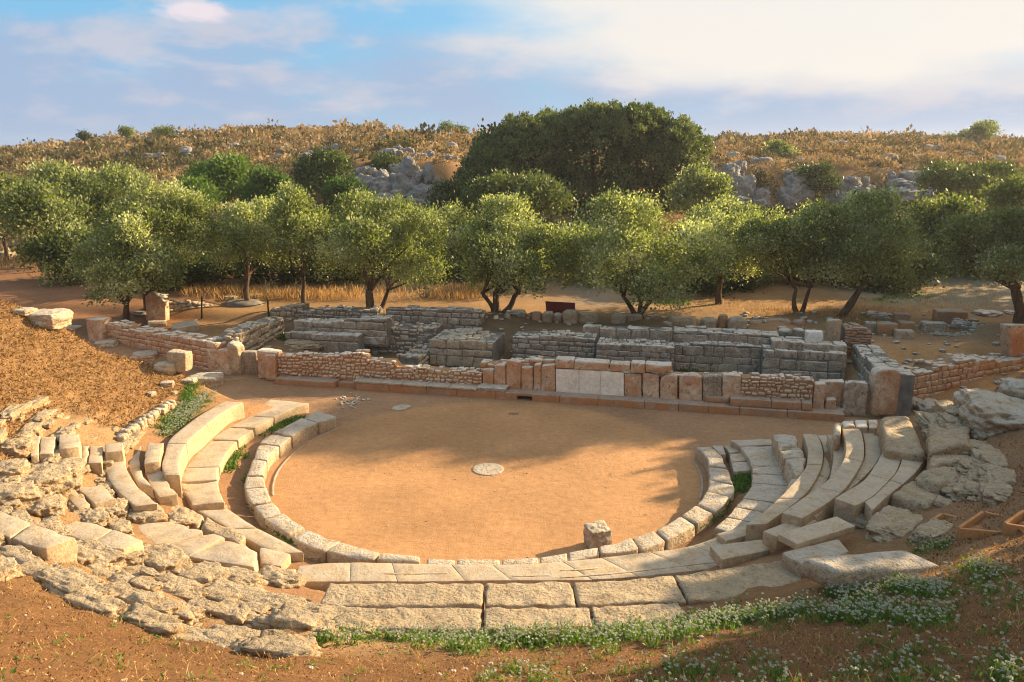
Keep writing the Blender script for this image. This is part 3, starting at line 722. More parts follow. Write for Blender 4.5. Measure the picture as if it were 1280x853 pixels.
row('lowest smooth curved right seat row, its far end lit by the sun', [
    ([(1003.5, 542), (1009.5, 560.4), (1009.5, 573), (1004.4, 588.8), (980, 616), (956, 638.6), (932, 656)], [(1020.7, 543), (1026.7, 554.4), (1029, 570), (1025, 588.8), (1011, 612.8), (990.6, 631), (958, 655)], .42, 3, RG),
    ([(1021.5, 544), (1027.5, 554.4), (1030, 570), (1026, 588.8), (1012, 612.8), (991.6, 631)], [(1033, 544), (1039, 561), (1041, 572), (1035, 598), (1017, 622), (997, 638)], .27, 3, RG)])
row('narrow middle right seat row half hidden below the taller one', [
    ([(1033.6, 543), (1038.5, 553), (1042, 571), (1037, 598)], [(1051, 543), (1056, 560), (1057, 572), (1045, 596)], .34, 2, RG)])
row('tallest broad curved right seat row running to the pale foreground slabs', [
    ([(1050.8, 528.6), (1056.8, 554), (1056, 570), (1049, 583.6), (1032, 602.5), (1006, 621), (977, 641)], [(1071, 532), (1078, 544), (1080, 570), (1069.7, 592), (1054, 613), (1032, 630), (1003, 648)], .56, 3, RG),
    ([(1072, 532), (1079, 544), (1081, 570), (1070.7, 592), (1055, 613), (1033, 630), (1012, 643)], [(1095, 535), (1103, 552), (1104, 563), (1092, 583), (1071.6, 604), (1051, 620), (1020, 646)], .34, 3, RG)])
row('upper right seat row of wide pale slabs with a sunlit near end', [
    ([(1104, 564), (1094, 581), (1080, 600), (1052.7, 617), (1043, 623)], [(1128, 567.7), (1120, 590), (1096, 616), (1080, 627), (1069, 632)], .46, 2, RG),
    ([(1129, 568), (1121, 590), (1097, 616), (1081, 627)], [(1159, 571), (1140, 595), (1113, 617), (1090, 638)], .34, 2, RG)])
b = B(); ribbon(b, [(1042, 528), (1041, 544)], [(1052, 526), (1051, 543)], 1.55, .3, 1, rnd=.12, rough=.01, smooth=False)
single('rounded_end_stone', 'small rounded end stone at the far tip of the tallest right seats', 'stone', b, ['old'])
b = B(); ribbon(b, [(1051, 526), (1070, 524), (1098, 524)], [(1054, 533), (1072, 533), (1097, 534)], 1.5, .3, 3, rnd=.06, rough=.04)
single('rubble_ledge', 'low grassy rubble ledge behind the far tip of the right seats', 'rubble', b, ['wall'])
for (inn, out, z1, z0, kw, lab) in (
    ([(1100, 521), (1106, 562)], [(1137, 518), (1159, 568)], 0, 0, dict(h=.42, rnd=.12, rough=.07, seg=.1, freq=2.5), 'large craggy block behind the upper right seats, lit on its left face'),
    ([(1161, 533), (1163, 560)], [(1214, 531), (1216, 556)], 0, 0, dict(h=.4, rnd=.12, rough=.09, seg=.1, freq=3.5), 'blackened pitted block beside the large craggy block, below the boulders'),
    ([(1161, 563), (1163, 580)], [(1176, 554), (1217, 576)], 0, 0, dict(h=.32, rnd=.1, rough=.08, seg=.1, freq=3.5), 'squat pitted block third down the right rock line'),
    ([(1144, 593), (1171, 579)], [(1175, 608), (1220, 588)], 0, 0, dict(h=.28, rnd=.12, rough=.11, seg=.08, freq=5), 'deeply furrowed rock catching the sun on the right rock line'),
    ([(1113, 617), (1138, 599)], [(1160, 634), (1194, 611)], 0, 0, dict(h=.2, rnd=.1, rough=.06, seg=.1, freq=4), 'pale striated rock below the deeply furrowed one'),
    ([(1043, 645), (1046, 634)], [(1086, 641), (1080, 634)], 0, 0, dict(h=.15, rnd=.06, rough=.04), 'small jointed rocks at the near foot of the upper right seats')):
    b = B(); ribbon(b, inn, out, z1, z0, 1, smooth=False, **kw)
    single('craggy_block', lab, 'rock', b, ['rock'])
for (px, py, w_, h_, hm, lab, mt) in (
    (1174, 518, 24, 14, .45, 'round weathered boulder above the large craggy block', 'old'),
    (1232, 507, 26, 14, .55, 'upper of two big smooth boulders at the right edge', 'old'),
    (1255, 524, 42, 20, .6, 'lower and larger of two big smooth boulders at the right edge', 'old'),
    (1136, 508, 20, 9, .35, 'low brown boulder at the foot of the tall rounded slab', 'old'),
    (1120, 662, 46, 14, .28, 'broad striated bedrock hump right of the loose tan slab', 'rock'),
    (1082, 655, 18, 10, .22, 'dark hollowed rock touching the loose tan slab', 'rock'),
    (1165, 668, 30, 9, .2, 'low pale rock near the wooden step frames', 'rock'),
    (1276, 492, 20, 14, .5, 'grey rock half buried in the right bank', 'old'),
    (1020, 664, 14, 6, .1, 'small crumbling stones under the loose tan slab', 'rock')):
    b = rock_at(px, py, w_, h_, hm); single('boulder', lab, 'boulder', b, [mt])
b = B(); ribbon(b, [(1192, 489), (1192, 497)], [(1224, 484), (1226, 493)], 1.5, .2, 1, rnd=.05, rough=.03, smooth=False); single('tan_block', 'tan squared block before the orange rubble wall on the right', 'stone block', b, ['old'])
# loose flat slabs front right
for (q, z1, th, lab, mt, kw) in (
    ([(953, 663.6), (1003.5, 643.8), (1023, 651.6), (972, 671)], ('h', .40), .26, 'smaller tan slab tucked behind the big loose tan slab', 'pale', dict(rnd=.02, rough=.006)),
    ([(971.7, 667), (1044.8, 644.7), (1070.5, 657.6), (997, 680.5)], ('h', .46), .13, 'big loose tan slab lying across the right end of the tread', 'pale', dict(rnd=.02, rough=.006)),
    ([(895, 667), (953, 651), (970, 659), (908, 677)], ('h', .26), .2, 'flat pale slab at the right end of the centre tread', 'pale', dict(rnd=.02, rough=.01)),
    ([(887, 682), (951, 674), (963, 688), (903, 700)], ('h', .235), .2, 'flat pinkish paving slab near the right end of the tread', 'pale', dict(rnd=.012, rough=.006)),
    ([(976, 690), (1048, 672), (1062, 690), (1005, 708)], ('h', .26), .3, 'weathered buff slab between the tread and the big grey slab', 'old', dict(rnd=.04, rough=.02)),
    ([(997, 695), (1128, 684), (1184, 708), (1046, 716)], ('h', .34), .34, 'big grey slab with rounded left end among the white flowers', 'old', dict(rnd=.12, rough=.03, seg=.09))):
    z1 = zh([q[0], q[3]], [q[1], q[2]], z1[1]); b = B(); ribbon(b, [q[0], q[3]], [q[1], q[2]], z1, z1 - th, 1, smooth=False, **kw)
    single('stone_slab', lab, 'stone slab', b, [mt])
# wooden step frames on the right slope
for (q, lab) in (([(1162, 651), (1178, 641.6), (1206, 648.8), (1197, 659)], 'leftmost of the three timber step frames, mostly sunk in soil'),
                 ([(1197.7, 660), (1229, 639), (1262, 647), (1254, 665)], 'middle of the three earth-filled timber step frames'),
                 ([(1255.6, 654), (1281, 637), (1330, 644), (1320, 664)], 'rightmost timber step frame, cut by the frame edge')):
    zt = hit(*q[1])[2] + .13; P = [U(x, y, zt) for x, y in q]; parts = []; 
    for i in range(4):
        a, c_ = P[i], P[(i + 1) % 4]; d = (c_ - a); L = np.linalg.norm(d); d /= L; n_ = np.array([-d[1], d[0], 0]); bb = B()
        def f(u, v, w, a=a, d=d, L=L, n_=n_): return a + d * (u * (L - .052) + .026)[:, None] + n_ * ((v - .5) * .05)[:, None] + np.array([0, 0, 1]) * ((w - 1) * .26)[:, None]
        block(bb, f, (L, .05, .26), .006, .002, 3, .3); parts.append(('timber_board', bb, ['wood']))
    cc = sum(P) / 4; bb = B(); lump(bb, (cc[0], cc[1], zt - .2), (.36 * np.linalg.norm(P[1] - P[0]), .36 * np.linalg.norm(P[2] - P[1]), .12), .15, 8); parts.append(('soil_fill', bb, ['mortar']))
    thing('step_frame', lab, 'garden step', parts, 'timber step frames')

# ------------------------------------------------------------------ stage front
fp = FAC
low = B(); parts = []
def along(p, k): return p[:2] + FAC.d * k
tot = np.linalg.norm(FR[:2] - FL[:2]); cuts = np.cumsum(np.r_[0, rs.uniform(.9, 1.5, 14)]); cuts = cuts[cuts < tot - .4]; cuts = np.r_[cuts, tot]
def run(u0, u1, v0, v1, z0, z1, **kw):
    bb = B()
    def f(u, v, w):
        p = FL[:2] + FAC.d * (u0 + (u1 - u0) * u)[:, None] + FAC.n * (v0 + (v1 - v0) * v)[:, None]
        return np.stack([p[:, 0], p[:, 1], z0 + (z1 - z0) * w], 1)
    block(bb, f, (u1 - u0, v1 - v0, z1 - z0), **kw); return bb
def s_of(px, s=0.): return float(np.dot(FAC.off(s).at(px, 480)[:2] - FL[:2], FAC.d))
hole = (s_of(646), s_of(665))
for a, c_ in zip(cuts[:-1], cuts[1:]):
    if c_ < hole[0] or a > hole[1]: parts.append(('plinth_course', run(a + .004, c_ - .004, 0, 1.2, -.1, .24, rnd=.02, rough=.014, seg=.1, freq=4), ['plinth']))
    else:
        if a < hole[0] - .1: parts.append(('plinth_course', run(a + .004, hole[0], 0, 1.2, -.1, .24, rnd=.02, rough=.012, seg=.1), ['plinth']))
        parts.append(('drain_lintel', run(hole[0], hole[1], .03, 1.2, .14, .24, rnd=.01, rough=.01), ['plinth']))
        parts.append(('drain_back', run(hole[0] - .02, hole[1] + .02, .7, 1.15, -.1, .14, rnd=.01, rough=.01), ['iron']))  # near-black back paints the darkness inside the drain opening
        if c_ > hole[1] + .1: parts.append(('plinth_course', run(hole[1], c_ - .004, 0, 1.2, -.1, .24, rnd=.02, rough=.012, seg=.1), ['plinth']))
parts.append(('plinth_course', run(s_of(343), s_of(418), .0, .6, -.1, .2, rnd=.02, rough=.015), ['plinth']))
parts.append(('plinth_course', run(s_of(419), s_of(452), .22, .7, -.1, .16, rnd=.02, rough=.015), ['plinth']))
# tread slabs on the left, moulded upper course on the right
xs_ = [441, 476, 502, 533, 561, 596]
for a, c_ in zip(xs_[:-1], xs_[1:]): parts.append(('tread_slab', run(s_of(a) + .006, s_of(c_) - .006, -.03, .46, .243, .31, rnd=.015, rough=.007), ['old']))
xs_ = [596, 632]; parts.append(('tread_slab', run(s_of(596) + .006, s_of(632), .0, .6, .243, .36, rnd=.02, rough=.012), ['dark']))
zpan = float(FAC.off(.45).at(720, 496)[2]); print('zpan', zpan, 'lower', float(FAC.at(720, 497)[2]))
xs_ = [670, 705, 742, 790, 836, 882]
for a, c_ in zip(xs_[:-1], xs_[1:]):
    parts.append(('plinth_moulding', run(s_of(a, .2) + .006, s_of(c_, .2) - .006, .20, .62, .243, .243 + (zpan - .243) * .6, rnd=.02, rough=.010), ['plinth']))
    parts.append(('plinth_moulding', run(s_of(a, .3) + .03, s_of(c_, .3) - .02, .30, .62, .243 + (zpan - .243) * .6, zpan, rnd=.015, rough=.008), ['plinth']))
xs_ = [914, 966, 1004, 1018]
for a, c_ in zip(xs_[:-1], xs_[1:]): parts.append(('plinth_moulding', run(s_of(a, .2) + .006, s_of(c_, .2) - .006, .12, .62, .243, .50, rnd=.035, rough=.014), ['plinth']))
parts.append(('plinth_moulding', run(s_of(883, .3), s_of(913, .3), .36, .62, .243, .42, rnd=.03, rough=.012), ['plinth']))
thing('stage_plinth', 'stained stepped stone plinth along the foot of the stage front', 'plinth', parts)
OP = FAC.off(.48); parts = []
slabs = [(603, 617, 462, 461, 488.6, .2, 'slab', 'fluted half of a pale broken slab'), (617, 632, 456, 456, 488.6, .22, 'slab', ''), (632.5, 651, 451, 451, 489, .28, 'slab', ''), (651, 666, 459, 459, 491, .24, 'slab', 'short orange slab'),
         (666.5, 676, 456, 455, 492, .26, 'slab', ''), (676, 694.5, 457, 456, 494, .26, 'slab', ''), (780, 802, 467.5, 468, 501, .2, 'slab', 'marble slab with orange stains'),
         (803, 824, 466, 470, 504.5, .24, 'slab', ''), (825, 847, 470, 468, 506.5, .26, 'slab', 'blackened round-topped slab'), (848.8, 878, 468, 468, 508.5, .24, 'slab', 'big round-topped slab'), (878.5, 902.5, 470, 469, 506.5, .2, 'dark', 'blackened slab'),
         (903, 927, 468, 470, 507, .26, 'slab', '')]
for (a, c_, t0, t1, yb, th, mt, lab) in slabs:
    bb = B(); fblock(bb, OP, a + .3, c_ - .3, t0, t1, yb, th, rnd=.035, rough=.016, chips=.1, arch=.09 if 'round' in lab else 0)
    parts.append(('upright_slab', bb, [mt], lab) if lab else ('upright_slab', bb, [mt]))
for i, (a, c_, t0, t1, yb) in enumerate(((695, 723.5, 461.5, 462.5, 496), (724, 750, 462.5, 464, 498), (750.4, 779.6, 464, 466, 500))):
    bb = B(); fblock(bb, OP.off(-.03), a, c_, t0, t1, yb, .1, rnd=.006, rough=.001)
    parts.append(('marble_panel', bb, ['marble'], 'marble panel with dark stains') if i == 2 else ('marble_panel', bb, ['marble']))
for (a, c_, t0, t1, yb) in ((694, 717, 449, 450, 461), (717.5, 761.5, 451, 454, 463), (762, 787.5, 455, 456, 465), (788, 806, 453.5, 455, 467), (806.5, 839, 455, 457, 466.5)):
    bb = B(); fblock(bb, OP.off(-.07), a, c_, t0, t1, yb, .5, rnd=.04, rough=.02, chips=.08); parts.append(('coping_stone', bb, ['slab']))
bb = pwall(OP.off(.25), [(600, 455), (640, 452), (690, 452), (700, 466), (930, 470)], .3, .55, smat=0, mmat=1, sw=.3, sh=.2); parts.append(('backing_masonry', bb, ['wall', 'mortar']))
bb = pwall(OP, [(927.5, 471), (975, 471.5), (1018, 474)], .45, .5, sw=.17, sh=.115, rnd=.055, bulge=.05)
parts.append(('rubble_infill', bb, ['wall', 'mortar'], 'cobbly rubble infill'))
thing('stage_front_wall', 'stage front of upright slabs with clean marble panels and coping in the middle', 'stone wall', parts)
bb = pwall(OP, [(345.5, 443), (380, 443.5), (420, 444.5), (455, 444), (457, 449), (491, 451), (495, 457.5), (540, 461), (602, 466)], .2, .5, sw=.17, sh=.12, rnd=.055, bulge=.05)
single('rubble_wall', 'low orange rubble wall stepping down along the left half of the stage front', 'stone wall', bb, ['wall', 'mortar'])
parts = []
for (a, c_, t0, t1, yb, off, th, mt) in ((1018.5, 1033, 480, 480, 526, -.05, .35, 'slab'), (1033, 1046, 500, 499, 526, -.02, .32, 'slab'), (1025, 1056, 477, 477, 514, .38, .3, 'slab'), (1056.5, 1086, 478, 479, 524, .18, .4, 'dark'), (1046, 1057, 512, 513, 525, .05, .3, 'dark')):
    bb = B(); fblock(bb, OP.off(off), a, c_, t0, t1, yb, th, rnd=.04, rough=.02, chips=.08, zb=0); parts.append(('door_block', bb, [mt]))
thing('doorway_pier', 'cluster of tall weathered jamb blocks at the right end of the stage front', 'stone pier', parts)
# left corner pier stones
parts = []
for (a, c_, t0, t1, yb, off, th, mt) in ((320, 345, 438, 441, 474, -.02, .5, 'slab'), (330, 343, 444, 444, 474, -.16, .13, 'slab'), (298.5, 319.5, 440, 440, 470, .35, .3, 'dark')):  # last stone's dark tone paints the shade of the door recess
    bb = B(); fblock(bb, OP.off(off), a, c_, t0, t1, yb, th, rnd=.04, rough=.016, chips=.06, zb=0); parts.append(('jamb_stone', bb, [mt]))
thing('left_jamb', 'squared jamb stone with a worn front at the left end of the stage front', 'stone pier', parts)

# ------------------------------------------------------------------ side walls and ruins behind
LW = Plane(U(120, 437, 0), U(262, 467, 0))
bb = pwall(LW, [(133, 405), (152, 407), (153, 411), (190, 416), (228, 421), (270, 429.5)], -.05, .75, sw=.36, sh=.2, rnd=.03, bulge=.02, regular=.6)
single('rubble_wall', 'orange rubble side wall running left from the stage behind the brown slope', 'stone wall', bb, ['wall', 'mortar'])
b = B(); fblock(b, LW.off(-.25), 107, 124, 399, 400, 440, .55, rnd=.04, rough=.02, zb=0); single('end_block', 'tall squared orange block ending the left side wall', 'stone block', b, ['slab'])
b = B(); fblock(b, Plane(U(258, 467, 0), U(286, 471, 0)), 258, 284, 437, 438, 468, .5, rnd=.04, rough=.02, zb=0, chips=.06); single('corner_block', 'squared brown block standing at the right end of the left side wall', 'stone block', b, ['slab'])
b = B(); fblock(b, Plane(U(280, 470, 0), U(298, 471, 0)), 281, 297, 428, 432, 470, .5, rnd=.08, rough=.05, zb=0, chips=.1); single('jagged_stone', 'pale jagged upright stone behind the squared corner block', 'stone', b, ['old'])
# cross wall going back from the corner
cw = Plane(U(299, 466, 0), U(356, 424, .2))
b = B(); A0, A1 = U(299, 466, 0), U(357, 424, .2); zt0, zt1 = 1.45, 1.25
rubble(b, A0, A1, 0, [(0, 1.3), (.2, 1.5), (.5, 1.35), (1, 1.15)], .8, sw=.4, sh=.24, rnd=.06, bulge=.05, rough=.04)
single('cross_wall', 'pale tumbled cross wall running back from the left corner of the stage', 'stone wall', b, ['old', 'mortar_grey'])
rb = [
 # name, label, plane, profile, zb, thick, kw, mats
 ('ashlar_step', 'lower tier of pale squared blocks behind the left rubble wall', FP(354, 428, .35), [(355, 416), (448, 419)], 0, 1.1, dict(sw=1.3, sh=.5, rnd=.04, bulge=.01, regular=1, capw=.6), ('dark', 'mortar_grey')),
 ('ashlar_step', 'upper tier of cracked pale blocks behind the left rubble wall', FP(366, 413, .75), [(366, 402), (440, 404), (441, 400), (483, 399)], .3, .9, dict(sw=.9, sh=.35, rnd=.04, bulge=.01, regular=1, capw=.5), ('dark', 'mortar_grey')),
 ('rubble_row', 'low line of small stones under the trees behind the pale tiers', FP(372, 396, .8), [(372, 388), (420, 386), (470, 388)], .6, .8, dict(sw=.25, sh=.16), ('dark', 'mortar_grey')),
 ('rubble_wall', 'pale low rubble wall left of the pale tiers, beside the rope posts', FP(337, 399, .6), [(337, 387), (352, 383), (378, 381)], .4, .7, dict(sw=.24, sh=.18), ('old', 'mortar_grey')),
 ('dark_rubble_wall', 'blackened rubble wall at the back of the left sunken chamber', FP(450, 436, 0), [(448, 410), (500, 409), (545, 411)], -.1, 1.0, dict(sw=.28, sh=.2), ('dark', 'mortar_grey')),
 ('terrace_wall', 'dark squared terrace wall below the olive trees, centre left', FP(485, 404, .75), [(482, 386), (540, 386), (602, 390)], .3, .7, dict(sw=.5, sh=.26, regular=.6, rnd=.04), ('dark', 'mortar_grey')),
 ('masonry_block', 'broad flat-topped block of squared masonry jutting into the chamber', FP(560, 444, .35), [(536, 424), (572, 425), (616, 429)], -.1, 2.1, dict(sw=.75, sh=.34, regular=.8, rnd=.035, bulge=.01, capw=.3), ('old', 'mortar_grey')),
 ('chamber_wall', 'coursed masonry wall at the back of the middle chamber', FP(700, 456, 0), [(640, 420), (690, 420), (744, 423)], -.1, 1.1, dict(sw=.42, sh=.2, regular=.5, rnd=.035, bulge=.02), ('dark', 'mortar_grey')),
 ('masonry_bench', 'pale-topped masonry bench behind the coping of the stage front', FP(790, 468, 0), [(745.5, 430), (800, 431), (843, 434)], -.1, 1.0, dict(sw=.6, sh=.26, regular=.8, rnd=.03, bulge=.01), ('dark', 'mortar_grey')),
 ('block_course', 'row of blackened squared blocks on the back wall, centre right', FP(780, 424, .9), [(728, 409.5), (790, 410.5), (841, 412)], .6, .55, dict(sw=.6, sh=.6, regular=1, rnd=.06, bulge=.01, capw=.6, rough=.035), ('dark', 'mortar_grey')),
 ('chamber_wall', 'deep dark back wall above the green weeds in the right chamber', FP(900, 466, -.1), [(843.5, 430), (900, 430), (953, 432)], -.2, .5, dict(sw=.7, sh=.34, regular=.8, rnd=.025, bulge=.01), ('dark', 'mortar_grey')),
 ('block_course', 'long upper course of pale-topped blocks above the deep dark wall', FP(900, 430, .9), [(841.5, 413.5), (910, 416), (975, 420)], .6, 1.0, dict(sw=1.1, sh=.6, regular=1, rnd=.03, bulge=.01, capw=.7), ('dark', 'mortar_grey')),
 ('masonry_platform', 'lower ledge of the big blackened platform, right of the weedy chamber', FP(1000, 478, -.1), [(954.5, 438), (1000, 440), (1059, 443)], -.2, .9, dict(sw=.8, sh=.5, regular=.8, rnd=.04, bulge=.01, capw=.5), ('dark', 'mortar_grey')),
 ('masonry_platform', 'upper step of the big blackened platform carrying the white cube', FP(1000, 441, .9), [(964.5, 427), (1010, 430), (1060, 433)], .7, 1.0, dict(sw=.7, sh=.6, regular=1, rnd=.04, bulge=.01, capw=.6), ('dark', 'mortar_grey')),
 ('stone_kerb', 'long low step across the back of the right-hand room', Plane(U(1093, 428, .4), U(1246, 441, .4)), [(1093, 424), (1170, 428), (1246, 434)], .3, .5, dict(sw=.9, sh=.3, regular=1, rnd=.03, bulge=.01, capw=.5), ('old', 'mortar_grey')),
 ('rubble_wall', 'low pale rubble wall on the step of the right-hand room', Plane(U(1150, 430, .5), U(1246, 437, .5)).off(.5), [(1151, 417), (1200, 419), (1250, 421)], .5, .6, dict(sw=.26, sh=.2, rnd=.05), ('old', 'mortar')),
 ('rubble_wall', 'heaped stones below the right-edge tree, behind the right-hand room', Plane(U(1186, 414, .8), U(1262, 422, .8)), [(1188, 404), (1220, 408), (1258, 414)], .7, 1.2, dict(sw=.4, sh=.2, rnd=.07, bulge=.05, rough=.05), ('dark', 'mortar')),
 ('stone_kerb', 'pale kerb of flat stones across the left-hand room near the rope posts', FP(262, 395, .42), [(238, 391), (290, 392), (335, 396)], .3, .5, dict(sw=.7, sh=.3, regular=1, rnd=.04, bulge=.01, capw=.5), ('old', 'mortar_grey')),
 ('rubble_wall', 'low pale rubble wall adjoining the pointed orange slab', Plane(U(206, 400, .45), U(270, 391, .5)), [(207, 377), (225, 378), (246, 378), (270, 381)], .3, .7, dict(sw=.26, sh=.19, rnd=.05), ('old', 'mortar_grey')),
 ('stub_wall', 'short rough stub wall between two sunken chambers', Plane(U(524, 461, .1), U(546, 440, .1)), [(524, 447), (535, 441), (546, 433)], -.1, .9, dict(sw=.3, sh=.2, rnd=.06), ('old', 'mortar_grey')),
]
for (nm, lab, pl, prof, zb, th, kw, mats) in rb:
    single(nm, lab, 'stone wall' if 'wall' in nm else 'masonry', pwall(pl, prof, zb, th, **kw), list(mats))
# right cross wall and tall end slab, orange rubble wall
b = B(); A0, A1 = U(1100, 518, 0), U(1062, 470, -.1)
d = A1[:2] - A0[:2]
rubble(b, A1, A0, -.1, [(0, 1.05), (.6, 1.2), (1, 1.35)], .9, sw=.7, sh=.4, rnd=.05, bulge=.02, regular=.7, capw=.4)
single('cross_wall', 'thick pale-topped cross wall running towards the tall rounded slab', 'stone wall', b, ['dark', 'mortar_grey'])
b = B(); fblock(b, Plane(U(1094, 521, 0), U(1128, 519, 0)), 1096, 1129, 460, 462, 520, .4, rnd=.1, rough=.02, zb=0, arch=.22, seg=.1); single('rounded_slab', 'tall orange slab with a rounded top right of the stage front', 'stone slab', b, ['slab'])
b = B(); fblock(b, Plane(U(1124, 512, 0), U(1146, 508, 0)), 1127, 1144, 468, 469, 506, .3, rnd=.05, rough=.02, zb=0); single('brown_slab', 'shorter brown slab just behind the tall rounded one', 'stone slab', b, ['slab'])
RWP = Plane(U(1144, 503, 0), U(1285, 474, 0))
bb = pwall(RWP, [(1144, 465), (1170, 466), (1171.5, 456), (1197, 455), (1199, 449), (1262, 450), (1300, 444)], 0, .9, sw=.36, sh=.2, rnd=.04, bulge=.03, regular=.4)
single('rubble_wall', 'high orange rubble wall on the right with a small square hole', 'stone wall', bb, ['wall', 'mortar'])
b = B(); fblock(b, RWP.off(.25), 1263, 1292, 407, 407, 450, .4, rnd=.04, rough=.02); single('upright_slab', 'tall orange slab standing on the right rubble wall at the frame edge', 'stone slab', b, ['slab'])
def onpl(lab, nm, px0, px1, yt, yb, z, thick, mt, rnd=.05, rough=.025, pl=None, chips=.08, arch=0):
    b = B(); p = pl or FP((px0 + px1) / 2, yb, z); fblock(b, p, px0, px1, yt, yt + .5, yb, thick, rnd=rnd, rough=rough, zb=z - .06, chips=chips, arch=arch)
    return single(nm, lab, 'stone block' if 'slab' not in nm else 'stone slab', b, [mt])
onpl('small white cube of stone on the blackened platform', 'cube_block', 1008, 1029, 415, 433, 1.02, .4, 'marble', .02, .01)
onpl('tall tapering grey stone standing beside the white cube', 'standing_stone', 1034, 1053, 400, 430, 1.02, .4, 'old', .08, .03)
onpl('squared block on the step of the right-hand room', 'squared_block', 1121, 1144, 414, 427, .7, .5, 'old')
onpl('large dark block behind the right-hand room, left of the smaller ones', 'dark_block', 1098, 1124, 405, 421, .75, .5, 'plinth')
onpl('brown block next right of the large dark block behind the room', 'brown_block', 1124.5, 1145, 403, 415, .8, .5, 'plinth')
onpl('long dark block in the shade behind the low pale wall', 'long_block', 1153, 1185, 404, 416, .8, .5, 'dark')
onpl('small squared block standing alone on the terrace, right', 'small_block', 1119, 1139, 393, 402, .85, .45, 'plinth', .02, .01)
onpl('big flat-topped slab lying on the terrace at the right', 'resting_slab', 1172, 1211, 390, 403, .85, .9, 'plinth', .06, .03)
onpl('squat brown block at the left end of the blocks behind the right-hand room', 'squat_block', 1083, 1098, 404, 418, .75, .5, 'dark')
b = B(); pl = FP(1072, 437, .85)
rubble(b, pl.at(1055, 430), pl.at(1089, 430), .85, [(0, 1.62), (.5, 1.72), (1, 1.55)], .9, sw=.3, sh=.09, rnd=.03, bulge=.03, regular=.4, capw=.18)
single('rubble_stack', 'squat stack of thin bricks and rubble beside the tall tapering stone', 'rubble', b, ['plinth', 'mortar_grey'])
# terrace boulders along the tree line
for (x0, x1, yt, yb, z, mt, lab) in (
    (703, 722, 389.5, 405, .75, 'old', 'squared boulder just below the dark red panel'),
    (722, 748, 392, 404.5, .75, 'old', 'rounded block with a sunlit right end, right of the red panel'),
    (677, 690, 391, 404, .75, 'dark', 'wedge-shaped grey stone under the left end of the red panel'),
    (690.5, 702, 393, 403, .75, 'dark', 'small grey stone under the middle of the red panel'),
    (664, 676, 391, 403, .75, 'plinth', 'brown stone left of the wedge-shaped grey stone'),
    (763, 782, 394, 406, .78, 'old', 'flat-topped block left of the central tree trunk'),
    (783, 803, 394, 406, .78, 'old', 'rough block against the central tree trunk'),
    (836, 870, 397, 410, .75, 'old', 'wide rounded block in the terrace row, centre right'),
    (876, 897, 399, 411, .75, 'old', 'squared block second in the terrace row, centre right'),
    (898, 910, 395, 412, .75, 'plinth', 'upright stone third in the terrace row'),
    (911, 934, 398, 415, .75, 'old', 'big rounded boulder fourth in the terrace row'),
    (936, 955, 402, 413, .75, 'plinth', 'small reddish stones fifth in the terrace row'),
    (957, 990, 400, 413, .78, 'plinth', 'long reddish block in the terrace row by the twin-trunk tree'),
    (992, 1008, 401, 413, .78, 'plinth', 'short reddish block at the right end of the terrace row'),
    (974, 990, 412, 421, .9, 'dark', 'small dark stone on the upper course, left of the platform'),
    (992, 1007, 412, 424, .95, 'dark', 'dark stone on the upper course beside the white cube')):
    b = B(); fblock(b, FP((x0 + x1) / 2, yb, z), x0, x1, yt, yt, yb, .5, rnd=.14, rough=.06, zb=z - .1, chips=.15, seg=.09)
    single('terrace_stone', lab, 'stone block', b, [mt], 'stones along the terrace edge')
for (px, py, w_, h_, hm, mt, lab) in ((645, 393, 13, 5, .42, 'dark', 'heap of rubble on the soil mound by the second central tree'), (620, 398, 3, 3, .14, 'marble', 'single small white stone on the soil below the central tree'),
    (462, 396, 6, 4, .2, 'old', 'round pale stone at the right end of the small stone line'), (455, 397, 4, 3, .16, 'old', 'smaller pale stone left of the round one'), (1262, 392, 6, 3, .2, 'dark', 'low stone on the earth bank of the right-edge tree'),
    (1096, 397, 12, 6, .35, 'dark', 'brown boulder on the terrace left of the small squared block'), (1235, 394, 14, 4, .25, 'dark', 'long low boulder left of the right-edge tree'),
    (334, 403, 11, 4, .2, 'old', 'flat brown stone lying on the left cross wall'), (200, 372, 9, 4, .3, 'old', 'pale stone behind the pointed orange slab'), (176, 392, 8, 3, .2, 'dark', 'small pale stone left of the pointed slab'),
    (380, 432, 26, 6, .22, 'rock', 'low rocky hump inside the left chamber'), (412, 432, 18, 6, .3, 'rock', 'rock outcrop right of the low hump in the left chamber'),
    (600, 455, 8, 6, .2, 'dark', 'fallen grey stone in the middle chamber'), (6, 322, 12, 6, .6, 'old', 'boulder by the path at the left frame edge'),
    (289, 374, 8, 4, .25, 'old', 'stone at the left of the soil bed behind the rope'), (318, 372, 12, 4, .25, 'old', 'stone at the right of the soil bed behind the rope'), (300, 366, 10, 3, .25, 'old', 'stone behind the soil bed'),
    (950, 462, 6, 5, .25, 'dark', 'fallen stone at the foot of the platform corner')):
    single('rock', lab, 'rock', rock_at(px, py, w_, h_, hm, sink=.5), [mt])
